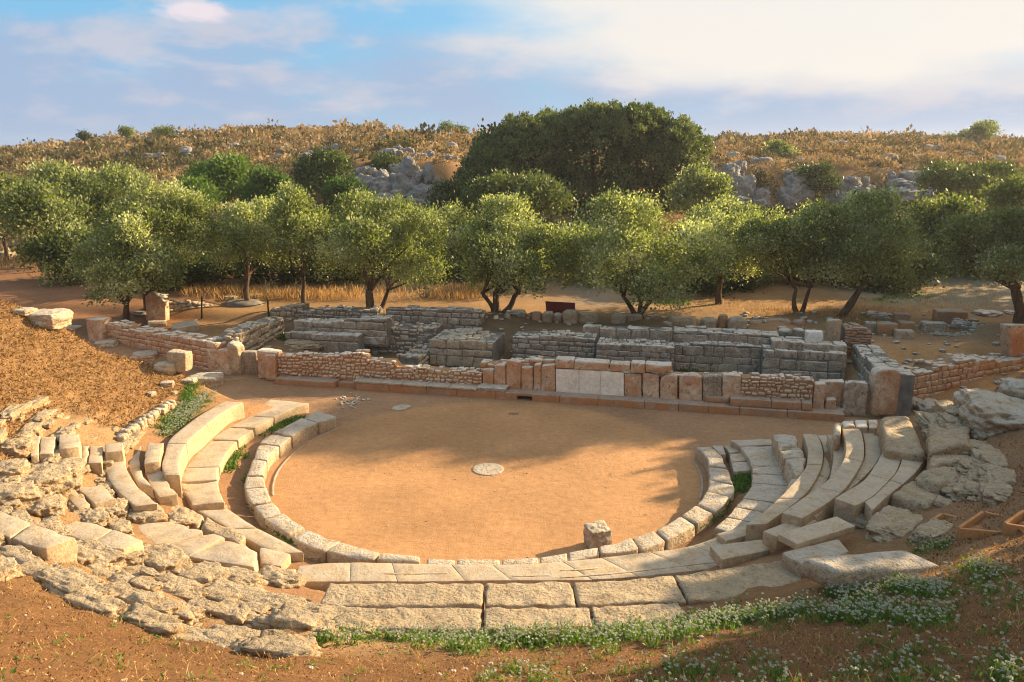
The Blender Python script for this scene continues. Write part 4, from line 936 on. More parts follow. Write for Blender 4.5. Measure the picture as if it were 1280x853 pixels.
# left edge stones along the brown slope
for (px, py, w_, h_, hm, lab, mt) in ((60, 400, 22, 11, .55, 'large pale boulder on the crest of the brown slope', 'old'), (30, 390, 12, 4, .25, 'small pale rock on the slope crest left of the large boulder', 'old'), (88, 411, 12, 3, .2, 'low pale rock on the slope crest right of the large boulder', 'old'),
    (134, 432, 12, 6, .3, 'pale rock on the slope crest under the orange side wall', 'old'), (182, 446, 15, 6, .3, 'flat pale rock on the slope edge midway down', 'old'),
    (208, 462, 13, 9, .35, 'round pale boulder near the foot of the slope edge', 'old'), (258, 480, 20, 12, .42, 'big sunlit boulder at the foot of the brown slope', 'old'), (236, 478, 9, 5, .25, 'small stone beside the big sunlit boulder', 'old'),
    (189, 494, 5, 4, .12, 'small pale stone lying on the brown slope', 'old'), (217, 492, 4, 3, .12, 'small grey stone lying on the slope near the weeds', 'old'), (209, 481, 8, 4, .15, 'flat pale stone on the slope above the weeds', 'old')):
    single('boulder', lab, 'boulder', rock_at(px, py, w_, h_, hm, rough=.16), [mt])
pE = hit(222, 468); b = B(); fblock(b, Plane(pE, pE + np.array([1, -.15, 0])), 207, 232, 440, 442, 466, .45, rnd=.05, rough=.03, chips=.08); single('upright_block', 'squared upright block near the foot of the brown slope', 'stone block', b, ['old'])
b = B()
for k in range(26):
    t_ = k / 25; px = 150 + 64 * t_ + rs.uniform(-2, 2); py = 552 - 44 * t_ + rs.uniform(-2, 2); p = hit(px, py)
    lump(b, p + np.array([0, 0, .06]), (rs.uniform(.08, .16), rs.uniform(.08, .14), rs.uniform(.08, .18)), .3, 5)
single('stone_border', 'jagged line of small sunlit stones edging the brown slope above the weeds', 'stone border', b, ['old'])

# gable slab, fallen slab, posts and rope
gp = FP(194, 402, .45)
pts = [gp.at(*q) for q in ((183, 402), (181, 371), (189, 364.5), (206, 378), (207, 402))]
b = B(); n3 = np.array([gp.n[0], gp.n[1], 0]) * .32
def f(u, v, w):
    TL, TM, TR, BL, BR = pts[1], pts[2], pts[3], pts[0], pts[4]
    top = np.where((u < .3)[:, None], TL + (TM - TL) * (u / .3)[:, None], TM + (TR - TM) * ((u - .3) / .7)[:, None]); bot = BL + (BR - BL) * u[:, None]
    return bot * (1 - w)[:, None] + top * w[:, None] + n3 * v[:, None]
block(b, f, (.8, .32, 1.1), .03, .012, 3, .1); single('pointed_slab', 'upright orange slab with a slanting pointed top on the left', 'stone slab', b, ['slab'])
b = B(); ribbon(b, [(214, 411), (249, 406)], [(216, 404), (247, 398.5)], .72, .45, 1, rnd=.04, rough=.03, smooth=False); single('fallen_slab', 'pale slab lying on the ground before the pointed orange slab', 'stone slab', b, ['old'])
b = B(); ribbon(b, [(184, 405), (208, 404)], [(184, 401), (208, 400)], .58, .4, 1, rnd=.03, rough=.02, smooth=False); single('base_stone', 'flat base stone under the pointed orange slab', 'stone', b, ['old'])
def tube(b, pts, rad, n=8, tint=.5, mat=0, jag=0):
    pts = np.asarray(pts, float); m_ = len(pts); rad = np.full(m_, rad) if np.isscalar(rad) else np.asarray(rad); V = []
    T = np.gradient(pts, axis=0); T /= np.linalg.norm(T, axis=1)[:, None] + 1e-9
    up = np.array([0.13, .21, .97]) if abs(T[0][2]) < .8 else np.array([1, .1, 0]); s0 = rs.randint(99)
    for i in range(m_):
        a = np.cross(T[i], up); a /= np.linalg.norm(a); c_ = np.cross(T[i], a)
        for k in range(n):
            an = 2 * pi * k / n; r = rad[i] * (1 + (jag * (vnoise(np.array([[k * .9, i * .6, 3.1]]), s0)[0] - .5) if jag else 0)); V.append(pts[i] + a * cos(an) * r + c_ * sin(an) * r)
    Fq = [(i * n + k, i * n + (k + 1) % n, (i + 1) * n + (k + 1) % n, (i + 1) * n + k) for i in range(m_ - 1) for k in range(n)]
    V.append(pts[0]); V.append(pts[-1]); e0, e1 = m_ * n, m_ * n + 1
    for k in range(0, n, 2):
        Fq.append((e0, (k + 2) % n, k + 1, k)); q = (m_ - 1) * n; Fq.append((e1, q + k, q + k + 1, q + (k + 2) % n))
    b.add(V, Fq, tint, mat)
p1 = hit(252, 398); p2 = hit(336, 396)
h1 = W(254, 371, p1[1])[2] - p1[2]; h2 = W(336, 375, p2[1])[2] - p2[2]
for p, h_, le, lab in ((p1, h1, .1, 'leaning black rope post left of the soil bed'), (p2, h2, 0, 'upright black rope post right of the soil bed')):
    b = B(); tube(b, [p - [0, 0, .2], p + [le * .5, 0, h_ * .5], p + [le, 0, h_]], .04); single('rope_post', lab, 'post', b, ['iron'], 'rope posts')
b = B(); q1 = p1 + [.1, 0, h1 * .85]; q2 = p2 + [0, 0, h2 * .85]
tube(b, [q1 + (q2 - q1) * t_ - np.array([0, 0, .25 * 4 * t_ * (1 - t_)]) for t_ in np.linspace(0, 1, 16)], .018, 6); single('barrier_rope', 'thin rope sagging between the two black posts', 'rope', b, ['rope'])
p = hit(304, 380); b = B(); lump(b, p + [0, 0, -.05], (1.0, .8, .28), .15, 12, boxy=.1); single('soil_bed', 'low dark heap of soil ringed by stones behind the rope', 'soil', b, ['mortar_grey'])
# dark red panel
rp_ = FP(700, 395, .85); parts = []
b = B(); c4 = [rp_.at(*q) for q in ((683, 392), (681, 377.5), (718, 379.5), (719, 391))]
def f(u, v, w): return (c4[0] * (1 - u)[:, None] + c4[3] * u[:, None]) * (1 - w)[:, None] + (c4[1] * (1 - u)[:, None] + c4[2] * u[:, None]) * w[:, None] + np.array([rp_.n[0], rp_.n[1], 0]) * (v * .06 + w * .12)[:, None]
block(b, f, (1.3, .05, .5), .008, 0, 3, .3); parts.append(('panel', b, ['red']))
for px in (688, 712):
    b = B(); q = rp_.at(px, 391) + np.array([0, .12, 0]); tube(b, [(q[0], q[1], q[2] - .6), (q[0], q[1] + .04, q[2] + .1)], .03); parts.append(('leg', b, ['iron']))
thing('information_panel', 'dark red tilted panel behind the boulders under the central trees', 'sign panel', parts)
# orchestra details
pc = U(610, 587, 0); b = B(); n_ = 40; V = []; Fq = []
for rr, zz in ((.41, -.03), (.41, .012), (.39, .02), (.3, .02), (.15, .02)):
    for k in range(n_): a_ = 2 * pi * k / n_; V.append((pc[0] + rr * cos(a_), pc[1] + rr * sin(a_), zz))
for i in range(4):
    for k in range(n_): Fq.append((i * n_ + k, i * n_ + (k + 1) % n_, (i + 1) * n_ + (k + 1) % n_, (i + 1) * n_ + k))
V.append((pc[0], pc[1], .02)); c_ = len(V) - 1
for k in range(0, n_, 2): Fq.append((c_, 4 * n_ + k, 4 * n_ + k + 1, 4 * n_ + (k + 2) % n_))
b.add(V, Fq, .8); single('centre_disc', 'round flat stone set in the middle of the sandy orchestra', 'stone disc', b, ['old'])
b = B(); ribbon(b, [(488, 511), (502, 512), (513, 509)], [(492, 507.5), (504, 505.5), (515, 507)], .05, -.03, 1, rnd=.015, rough=.02); single('flat_stone', 'thin flat stone lying alone near the stage plinth', 'stone', b, ['old'])
b = B(); p = U(747, 676, .1); lump(b, (p[0], p[1], .18), (.26, .23, .25), .28, 18, freq=1.3, boxy=.75, rot=.35); single('loose_block', 'weathered single block standing on the orchestra sand beside the kerb', 'stone block', b, ['old'])
b = B()
for k in range(60): p = U(441 + rs.randn() * 9, 503 + rs.randn() * 4, 0); lump(b, p, (rs.uniform(.02, .06),) * 3, .3, 3)
single('gravel_patch', 'scatter of dark gravel on the ground left of the flat stone', 'gravel', b, ['dark'], kind='stuff')
b = B(); p = U(642, 518, 0); lump(b, p + [0, 0, .03], (.16, .07, .06), .2, 6); single('drain_stone', 'small reddish stone at the mouth of the drain hole', 'stone', b, ['plinth'])
b = B()
for k in range(500):
    a_ = rs.uniform(0, 2 * pi); rr = rs.uniform(0, 5.3) ** 1; x, y = CX + rr * cos(a_), CY + rr * sin(a_)
    if k > 250: x, y = rs.uniform(-8, 9), rs.uniform(22, 25.5)
    s_ = rs.uniform(.006, .02); lump(b, (x, y, zg1(x, y) + s_ * .3), (s_, s_, s_ * .7), .3, 2)
single('pebbles', 'tiny pebbles strewn over the orchestra sand', 'gravel', b, ['old'], kind='stuff')

# ------------------------------------------------------------------ foliage
def quads(P, D, S, wr, tint, rnd_n=None, curl=.0):
    """diamond leaves: P base points, D unit directions, S lengths"""
    n_ = len(P); R = rs.randn(n_, 3); side = np.cross(D, R); side /= np.linalg.norm(side, axis=1)[:, None] + 1e-9
    a = P; c_ = P + D * S[:, None]; m_ = P + D * (S * .5)[:, None]; w_ = (S * wr)[:, None]
    V = np.stack([a, m_ + side * w_, c_, m_ - side * w_], 1).reshape(-1, 3)
    return V, np.arange(n_ * 4).reshape(-1, 4), np.repeat(tint, 4)
def crown(bd, blobs, n, size, wr=.27, cl=13, spread=.2, up=.42, t0=.5, hole=.38, shell=.3, seed=0, mat=0, droop=0):
    st = np.random.RandomState(seed + 11); bl = np.array(blobs, float); wts = (bl[:, 3] * bl[:, 4] * bl[:, 5]) ** .67; wts /= wts.sum()
    nc = int(n / cl * 1.9); k = st.choice(len(bl), nc, p=wts); d = st.randn(nc, 3); d /= np.linalg.norm(d, axis=1)[:, None]
    d[:, 2] = np.where(d[:, 2] < -.55, -d[:, 2], d[:, 2])
    f = 1 - shell * st.rand(nc) ** 1.4
    nz_ = fbm(d * 2.3 + bl[k, :3] * .7, seed, 3); f *= .74 + .52 * nz_
    C = bl[k, :3] + d * f[:, None] * bl[k, 3:6]
    keep = np.ones(nc, bool)
    for b_ in bl:
        q = np.linalg.norm((C - b_[:3]) / b_[3:6], axis=1); keep &= (q > .62)
    hn = fbm(C * 1.1, seed + 40, 2); keep &= hn > hole
    C = C[keep]; d = d[keep]; C = C[:max(1, int(n / cl))]; d = d[:len(C)]
    ct = t0 + (fbm(C * .8, seed + 3, 2) - .5) * 1.1 + st.randn(len(C)) * .1
    P = np.repeat(C, cl, 0) + st.randn(len(C) * cl, 3) * spread * np.array([1, 1, .8]); D = np.repeat(d, cl, 0) * .55 + st.randn(len(P), 3) * .6 + np.array([0, 0, up])
    D /= np.linalg.norm(D, axis=1)[:, None]; S = size * st.uniform(.6, 1.35, len(P)); T = np.clip(np.repeat(ct, cl) + st.randn(len(P)) * .12, 0, 1)
    V, Fq, T4 = quads(P, D, S, wr, T); bd.add(V, Fq, T4, mat, False)
def limb(p0, p1, r0, r1, wob=.12, n=7):
    p0, p1 = np.array(p0, float), np.array(p1, float); t_ = np.linspace(0, 1, n); L = np.linalg.norm(p1 - p0)
    P = p0 + (p1 - p0) * t_[:, None]; off = np.stack([np.sin(t_ * pi * rs.uniform(.8, 1.6)) * rs.uniform(-1, 1) for _ in range(3)], 1) * wob * L; off[:, 2] *= .4
    return P + off, r0 + (r1 - r0) * t_ ** .8
def tree(label, cx, ytop, w, h, Y, base, n=14000, kind='olive', size=.135, trunks=None, name='olive_tree', group=None, seed=0, t0=.5, r=.16, lobes=7, cat='tree', depth=.9, low=False, **kw):
    """crown given by where it shows (centre column, top line, width and height in the photo) at distance Y"""
    if base: n = int(n * 1.45)
    st = np.random.RandomState(seed + 5); k = Y * 1.03 / F
    c = W(cx, ytop + h / 2, Y); R = w * k / 2; Hc = h * k / 2
    bl = [(c[0], c[1], c[2] - Hc * .05, R * .5, R * .5 * depth, Hc * .6)]
    for i in range(lobes + 4):
        a = 2 * pi * i / (lobes + 4) * 2.6 + st.rand() * .5; rr = R * st.uniform(.45, .78); zz = st.uniform(-.62, .52) * Hc * (1.05 - .5 * rr / R)
        s_ = st.uniform(.2, .4); bl.append((c[0] + cos(a) * rr, c[1] + sin(a) * rr * depth, c[2] + zz, R * s_ * 1.1, R * s_, Hc * s_ * 1.1))
    for i in range(3): s_ = st.uniform(.22, .36); bl.append((c[0] + st.uniform(-.45, .45) * R, c[1] + st.uniform(-.3, .3) * R, c[2] + Hc * st.uniform(.45, .68), R * s_, R * s_, Hc * s_))
    b = B(); crown(b, bl, n, size, seed=seed, t0=t0, **kw)
    gx, gy = (W(base[0], base[1], Y)[:2] if base else (c[0], c[1])); gz = zg1(gx, gy)
    tb = B(); tr = trunks or [(0, 0, 1.0)]
    for (dx, lean, sc) in tr:
        p0 = np.array([gx + dx, gy, gz - .15]); fork = np.array([gx + dx + lean, c[1] * .5 + gy * .5, gz + (c[2] - Hc * .55 - gz) * .75 + .1])
        P, rad = limb(p0, fork, r * sc * 1.25, r * sc * .7, .08); tube(tb, P, rad, 8, jag=.5)
        for i in st.choice(len(bl) - 1, min(4, len(bl) - 1), replace=False):
            q = np.array(bl[i + 1][:3]); P2, rad2 = limb(fork - [0, 0, .05], fork + (q - fork) * .85, r * sc * .62, .025, .12); tube(tb, P2, rad2, 6)
    return thing(name, label, cat, [('crown', b, [kind]), ('trunk', tb, ['bark'])], group)
G1 = 'olive trees in the row behind the ruins'
tree('big grey-green bushy tree on the left reaching nearly to the ground', 195, 218, 140, 164, 37, (185, 380), 20000, t0=.5, seed=1, r=.2, group=G1)
tree('pale low olive bush standing in front of the big bushy tree on the left', 158, 270, 118, 132, 34.5, (158, 388), 16000, t0=.55, seed=2, group=G1, low=True)
tree('olive with a straight pale trunk, right of the big bushy tree', 312, 248, 114, 112, 38, (312, 365), 13000, seed=3, t0=.6, r=.14, trunks=[(0, -.1, 1.0)], group=G1)
tree('narrow olive with a dark thin trunk between two wider ones, left', 384, 237, 84, 126, 37, (380, 373), 11000, seed=4, t0=.45, r=.12, group=G1)
tree('wide olive with a dark double trunk left of centre', 478, 246, 176, 140, 35.5, (460, 385), 21000, seed=5, t0=.55, r=.2, trunks=[(0, .15, 1), (.45, .5, .5)], group=G1)
tree('olive with several spreading trunks in the middle of the row', 638, 242, 152, 152, 35, (622, 388), 19000, seed=6, t0=.55, r=.17, trunks=[(0, -.1, 1), (.15, .8, .8), (-.15, -.5, .6)], group=G1)
tree('broad silvery olive with slender leaning trunks right of centre', 803, 238, 178, 164, 34, (802, 396), 23000, seed=7, t0=.62, r=.12, trunks=[(0, -.1, 1), (-.1, -.7, .9), (-.3, .8, .9)], group=G1)
tree('pale olive mostly hidden between two larger ones, centre right', 900, 256, 100, 110, 38, (900, 370), 10000, seed=8, t0=.6, group=G1)
tree('olive with a V-shaped twin trunk lit by the sun, right', 985, 248, 138, 132, 36, (998, 396), 16000, seed=9, t0=.5, r=.11, trunks=[(-.05, -.25, 1), (.12, .35, .9)], group=G1)
tree('tall olive with a single leaning trunk right of the twin-trunk one', 1084, 234, 144, 150, 35, (1048, 393), 19000, seed=10, t0=.55, r=.18, trunks=[(0, .9, 1)], group=G1)
tree('dense olive leaning in at the right edge above an earth bank', 1252, 260, 140, 108, 32, (1277, 388), 18000, seed=12, t0=.42, r=.26, trunks=[(0, -.3, 1)], group=G1)
G2 = 'trees and bushes behind the olive row'
second = [  # label, cx, ytop, w, h, Y, kind, n, size, t0
 ('olive bush at the left frame edge above the path', 45, 230, 92, 84, 47, 'olive', 9000, .2, .45),
 ('yellow-green tree crown behind the left-edge bush', 72, 205, 70, 60, 58, 'olive', 5000, .24, .6),
 ('olive crown peeping left of the left-edge bush', 0, 224, 60, 80, 52, 'olive', 5000, .22, .5),
 ('grey-green tree behind the big bushy tree, left side', 118, 222, 80, 90, 50, 'olive', 7000, .2, .3),
 ('yellow-green crown above the big bushy tree', 150, 208, 64, 50, 60, 'olive', 4000, .24, .65),
 ('bright green tree on the lower hillside left', 278, 198, 78, 62, 62, 'green', 7000, .26, .9),
 ('round mid-green tree right of the bright green one', 332, 215, 66, 50, 60, 'green', 5000, .26, .6),
 ('low lime-green bush between the bright and dark green trees', 240, 228, 60, 46, 56, 'green', 4000, .24, .95),
 ('dark green pine-like tree beside the left crag', 404, 190, 64, 60, 66, 'darkleaf', 7000, .26, .6),
 ('bluish green bush below the left dark tree', 432, 226, 50, 46, 56, 'green', 4000, .22, .2),
 ('bushy dark green tree in front of the giant tree', 652, 218, 128, 66, 56, 'darkleaf', 10000, .26, .75),
 ('pale olive standing at the right foot of the giant tree', 872, 204, 66, 76, 60, 'olive', 7000, .24, .45),
 ('olive bush between the giant tree and the cliff', 905, 250, 70, 50, 48, 'olive', 6000, .2, .5),
 ('round olive behind the row, left of the right-edge tree', 1186, 246, 84, 84, 46, 'olive', 9000, .2, .3),
 ('wide dark green tree spreading below the right hilltop', 1205, 204, 110, 58, 66, 'darkleaf', 8000, .28, .8),
 ('dark green tree at the right frame edge above the olives', 1268, 226, 70, 54, 56, 'olive', 6000, .24, .3),
 ('green bush clinging to the right cliff', 1018, 206, 50, 44, 78, 'darkleaf', 4500, .3, .6),
 ('dark bush beside the pale rocks of the right cliff', 945, 216, 44, 40, 78, 'scrub', 3000, .3, .2),
 ('round pale shrub alone above the right cliff', 972, 180, 32, 32, 95, 'olive', 3000, .3, .5),
 ('dark bush at the left foot of the giant tree', 560, 232, 60, 60, 60, 'darkleaf', 5000, .26, .3),
 ('small dark bush in the middle of the left crag', 486, 196, 44, 30, 74, 'darkleaf', 3000, .28, .5),
]
for i, (lab, cx, yt, w_, h_, Y, kd, n_, sz, t0) in enumerate(second):
    tree(lab, cx, yt, w_, h_, Y, None, n_, kd, sz, name={'olive': 'olive_tree', 'green': 'green_tree', 'darkleaf': 'evergreen_tree', 'scrub': 'bush'}[kd], seed=30 + i, t0=t0, r=.12, group=G2, hole=.3, cat='bush' if 'bush' in lab.split('behind')[0] or 'shrub' in lab else 'tree', spread=.3)
for i, (px, Y) in enumerate([(95, 44), (215, 43), (262, 46), (345, 44), (352, 50), (420, 44), (505, 47), (560, 45), (590, 48), (665, 47), (745, 44), (770, 50), (850, 44), (880, 42), (930, 43), (1000, 44), (1052, 44), (1110, 42), (1140, 47), (1240, 46)]):
    labs = ['leftmost shady thicket behind the path', 'thicket in the gap right of the big bushy tree', 'thicket left of the straight-trunk olive', 'thicket right of the straight-trunk olive', 'taller thicket behind the narrow olive', 'thicket between the narrow and the wide olive', 'dark thicket behind the wide left olive', 'low thicket above the dry grass, left of centre', 'dark thicket just left of the middle olive', 'thicket just right of the middle olive', 'thicket left of the broad silvery olive', 'dark thicket behind the broad silvery olive', 'thicket right of the broad silvery olive', 'low thicket below the half-hidden olive', 'dark thicket left of the twin-trunk olive', 'thicket behind the twin-trunk olive', 'thicket behind the leaning-trunk olive', 'thicket right of the leaning-trunk olive', 'dark thicket below the round olive', 'thicket left behind the right-edge tree']
    hh = [60, 52, 58, 56, 70, 58, 70, 52, 70, 60, 56, 66, 60, 46, 62, 66, 64, 44, 56, 50][i] * 1.35
    yb = W(px, 350, Y); zz = zg1(yb[0], Y); ybp = 426.5 + F * math.tan(math.atan((8 - zz) / Y) - TH)
    tree(labs[i], px, ybp - hh + 12, 112, hh * 1.12, Y, None, 8500, 'darkleaf' if i % 2 else 'olive', .2, name='thicket', seed=70 + i, t0=.35, r=.08, group='thickets behind the olive trunks', cat='bush', hole=.28, spread=.3)
# giant dark tree: many tufted domes
def giant():
    st = np.random.RandomState(3); Y = 70; k = Y * 1.03 / F; bl = []
    for (px, py, w_, h_) in ((645, 222, 125, 120), (735, 208, 150, 125), (815, 215, 135, 125), (607, 240, 62, 84), (858, 230, 56, 92), (695, 176, 90, 52), (775, 172, 110, 56), (655, 192, 76, 60), (828, 192, 70, 56), (738, 163, 60, 34), (620, 215, 60, 60), (700, 250, 120, 90), (800, 250, 110, 80)):
        c = W(px, py, Y); bl.append((c[0], c[1] + st.uniform(-2, 2), c[2], w_ * k / 2, 3.4, h_ * k / 2))
    b = B(); st2 = []
    bl = np.array(bl)
    for q in range(820):   # leaf tufts
        j = st.randint(len(bl)); d = st.randn(3); d /= np.linalg.norm(d)
        if d[1] > .4: d[1] *= -1
        if d[2] < -.5: d[2] *= -1
        p = bl[j, :3] + d * bl[j, 3:6] * st.uniform(.88, 1.02)
        inside = (np.linalg.norm((p - bl[:, :3]) / bl[:, 3:6], axis=1) < .82).any()
        if inside: continue
        s_ = st.uniform(.42, .85); st2.append((p[0], p[1], p[2], s_ * .75, s_ * .75, s_ * 1.3))
    crown(b, st2, 80000, .2, .3, cl=12, spread=.13, up=.8, t0=.68, hole=.0, shell=.35, seed=5)
    crown(b, list(map(tuple, bl * np.array([1, 1, 1, .93, .93, .93]))), 38000, .3, .4, cl=10, spread=.4, t0=.12, hole=.0, shell=.3, seed=8)  # inner leaves tinted dark to paint the deep shade between tufts
    tb = B(); c = W(740, 280, Y); z0 = zg1(c[0], Y)
    for j in range(len(bl)): P, rad = limb((c[0] + st.uniform(-1, 1), Y, z0 - .3), bl[j, :3], .32, .08); tube(tb, P, rad, 8, jag=.3)
    thing('evergreen_tree', 'giant dense dark green tree towering behind the olive row', 'tree', [('crown', b, ['tuft']), ('trunk', tb, ['bark'])])
giant()
# hilltop shrubs on the skyline
for i, (px, yt, w_, h_, lab, kd) in enumerate(((1222, 153, 42, 30, 'round tree alone on the skyline at the far right', 'olive'), (1186, 163, 14, 13, 'wispy little tree left of the skyline tree', 'olive'), (105, 165, 11, 8, 'tiny tree on the skyline at the far left', 'darkleaf'), (158, 159, 22, 9, 'small bush on the left skyline', 'olive'), (205, 158, 30, 9, 'low green bush on the left skyline right of the small one', 'olive'),
        (558, 152, 20, 16, 'upright bush on the skyline left of the giant tree', 'olive'), (574, 156, 16, 12, 'smaller bush on the skyline next to the giant tree', 'olive'))):
    Y = 138; tree(lab, px, yt + 3 * (w_ < 40), w_ * (.9 if w_ < 40 else 1.15), h_ * (.85 if w_ < 40 else 1.15), Y, None, 1500 if w_ < 40 else 4500, kd, .26 if w_ < 40 else .36, name='hilltop_tree' if 'tree' in lab.split('left')[0] else 'hilltop_bush', seed=120 + i, t0=.3, r=.12, group='bushes on the skyline', cat='tree' if 'tree' in lab.split('next')[0] else 'bush', spread=.35, lobes=4)

# trees standing right of the view whose shade falls across the stage and the right seats
def shade_tree(label, x, y, R, z0, z1, n, seed):
    st = np.random.RandomState(seed); bl = [(x, y, (z0 + z1) / 2, R * .7, R * .7, (z1 - z0) / 2)]
    for i in range(9): a = st.rand() * 6.3; bl.append((x + cos(a) * R * .55, y + sin(a) * R * .55, z0 + (z1 - z0) * st.uniform(.2, .85), R * .5, R * .5, (z1 - z0) * .27))
    b = B(); crown(b, bl, n, .34, .38, hole=.0, spread=.3, shell=.6, seed=seed); tb = B(); g = zg1(x, y)
    P, rad = limb((x, y, g - .3), (x, y, z0 + .8), .35, .2); tube(tb, P, rad, 8, jag=.4)
    for q in bl[1:6]: P, rad = limb((x, y, z0 + .5), q[:3], .16, .04); tube(tb, P, rad, 6)
    thing('evergreen_tree', label, 'tree', [('crown', b, ['darkleaf']), ('trunk', tb, ['bark'])], 'tall trees standing right of the view')
shade_tree('farthest of the tall trees right of the stage', 36.5, 43.9, 3.7, 3.0, 17.2, 22000, 201)
shade_tree('tall tree right of the stage, before the farthest one', 30.3, 38.0, 3.7, 2.5, 12.3, 18000, 202)
shade_tree('tree right of the stage wall end', 22.8, 29.2, 2.3, 2.2, 6.5, 8000, 203)
shade_tree('tree right of the seats', 21.4, 24.9, 2.4, 2.2, 6.5, 9000, 205)
shade_tree('low tree on the bank right of the seats', 18.6, 19.2, 2.2, 4.0, 6.7, 7000, 204)
shade_tree('low tree on the bank nearest the viewpoint', 15.6, 12.6, 2.2, 5.2, 8.2, 7000, 206)

# rocky crags: pile of angular lumps on the slope
def crag(label, pts, mt='cliff'):
    b = B()
    for (px, py, w_, h_, Y) in pts:
        k = Y * 1.03 / F; c = W(px, py, Y); lump(b, c, (w_ * k * .6, w_ * k * .5, h_ * k * .6), .42, 16, freq=2.0, rot=rs.uniform(-.6, .6), boxy=.3)
        for _ in range(4): lump(b, c + rs.randn(3) * [w_ * k * .35, .4, h_ * k * .3], (w_ * k * rs.uniform(.15, .3), w_ * k * .2, h_ * k * rs.uniform(.2, .4)), .45, 9, freq=2.2, rot=rs.uniform(-.6, .6), boxy=.3)
    single('crag', label, 'rock face', b, [mt], 'grey crags on the hillside')
crag('broad grey crag left of the giant tree', [(462, 240, 34, 34, 70), (485, 246, 36, 36, 69), (508, 240, 36, 40, 69), (530, 250, 34, 34, 68), (455, 222, 22, 22, 72), (500, 218, 24, 20, 73), (525, 226, 26, 20, 73), (474, 258, 50, 22, 67), (515, 262, 60, 22, 67), (542, 238, 18, 28, 70)])
crag('pale rocks strewn above the broad left crag', [(488, 192, 16, 10, 82), (500, 197, 14, 9, 80), (510, 190, 14, 8, 83), (524, 199, 18, 12, 79), (536, 194, 12, 9, 80), (478, 204, 14, 8, 79), (497, 187, 10, 6, 84), (560, 200, 14, 10, 80)])
crag('tall pale crag right of the giant tree', [(912, 222, 22, 28, 78), (924, 212, 14, 18, 79), (930, 238, 24, 30, 77), (908, 244, 22, 30, 77), (945, 250, 26, 22, 77), (897, 228, 14, 20, 79), (920, 256, 36, 18, 75)])
crag('small crag under the green bush on the right cliff', [(995, 236, 24, 30, 78), (987, 248, 24, 24, 77.6), (1003, 248, 20, 20, 77.6)])
crag('middle crag band on the right cliff', [(1050, 238, 16, 20, 79), (1065, 232, 18, 18, 79), (1074, 246, 18, 22, 78), (1058, 252, 20, 20, 77), (1040, 250, 16, 16, 78), (1085, 240, 12, 14, 79)])
crag('right-hand crag of the cliff above the olives', [(1135, 224, 20, 16, 82), (1148, 222, 18, 14, 82), (1120, 232, 18, 14, 81), (1152, 236, 34, 14, 80), (1130, 244, 36, 16, 79), (1165, 246, 24, 16, 78), (1108, 248, 16, 16, 79)])
crag('dark rocks on the right hilltop under the skyline tree', [(1262, 190, 14, 10, 120), (1252, 196, 18, 10, 118), (1274, 196, 12, 9, 118), (1240, 200, 14, 7, 118)])
crag('rocks in the gap between two central olives', [(714, 300, 10, 14, 58), (714, 309, 12, 14, 57.6), (715, 292, 11, 14, 58.3)])
b = B()
for k in range(120):
    if k < 80: px, py = rs.uniform(150, 590), rs.uniform(158, 200)
    else: px, py = rs.uniform(895, 1280), rs.uniform(172, 205)
    p = hit(px, py)
    if p[1] < 60: continue
    s_ = rs.uniform(.25, .8); lump(b, p + [0, 0, s_ * .3], (s_ * 1.3, s_, s_ * .8), .4, 8, boxy=.3)
single('hillside_rocks', 'grey rocks scattered through the scrub of the hillsides', 'rocks', b, ['cliff'], kind='stuff')

# scrub covering the hills
def scrubs():
    st = np.random.RandomState(9); n_ = 11500; b = B()
    Y = 52 + 105 * st.rand(n_) ** .85; X = st.uniform(-.72, .72, n_) * Y * 1.12
    den = fbm(np.stack([X / 9, Y / 9, 0 * X], -1), 31, 2); keep = (den > .27); X, Y, den = X[keep], Y[keep], den[keep]
    Z = zg(X, Y); R = st.uniform(.45, 1.15, len(X)) * (.8 + .5 * den) * np.clip(Y / 110, .6, 1.15)
    R = np.where(st.rand(len(X)) < .05, R * 1.8, R)
    m_ = 50; tint = np.clip(.55 + .5 * (fbm(np.stack([X / 6, Y / 6, 0 * X], -1), 41, 2) - .5) + st.randn(len(X)) * .17, 0, .8)
    gp_ = fbm(np.stack([X / 16, Y / 16, 0 * X], -1), 77, 2); tint = np.where(st.rand(len(X)) < .17 + .8 * np.clip(gp_ - .52, 0, 1) * 3, .02 + st.rand(len(X)) * .12, tint); tint = np.where(st.rand(len(X)) < .06, 1.0, tint)
    d = st.randn(len(X), m_, 3); d /= np.linalg.norm(d, axis=2)[..., None]; d[..., 2] = np.abs(d[..., 2])
    P = np.stack([X, Y, Z - .1], 1)[:, None] + d * (R[:, None] * st.uniform(.35, .95, (len(X), m_)))[..., None] * np.array([1, 1, .95])
    D = d * .7 + st.randn(len(X), m_, 3) * .5 + np.array([0, 0, .4]); D /= np.linalg.norm(D, axis=2)[..., None]
    S = (R[:, None] * st.uniform(.2, .42, (len(X), m_))); T = np.repeat(tint, m_) + st.randn(len(X) * m_) * .05
    V, Fq, T4 = quads(P.reshape(-1, 3), D.reshape(-1, 3), S.ravel(), .32, np.clip(T, 0, 1)); b.add(V, Fq, T4, 0, False)
    single('hillside_scrub', 'dry brown and green scrub carpeting the hillsides', 'scrub', b, ['scrub'], kind='stuff')
scrubs()

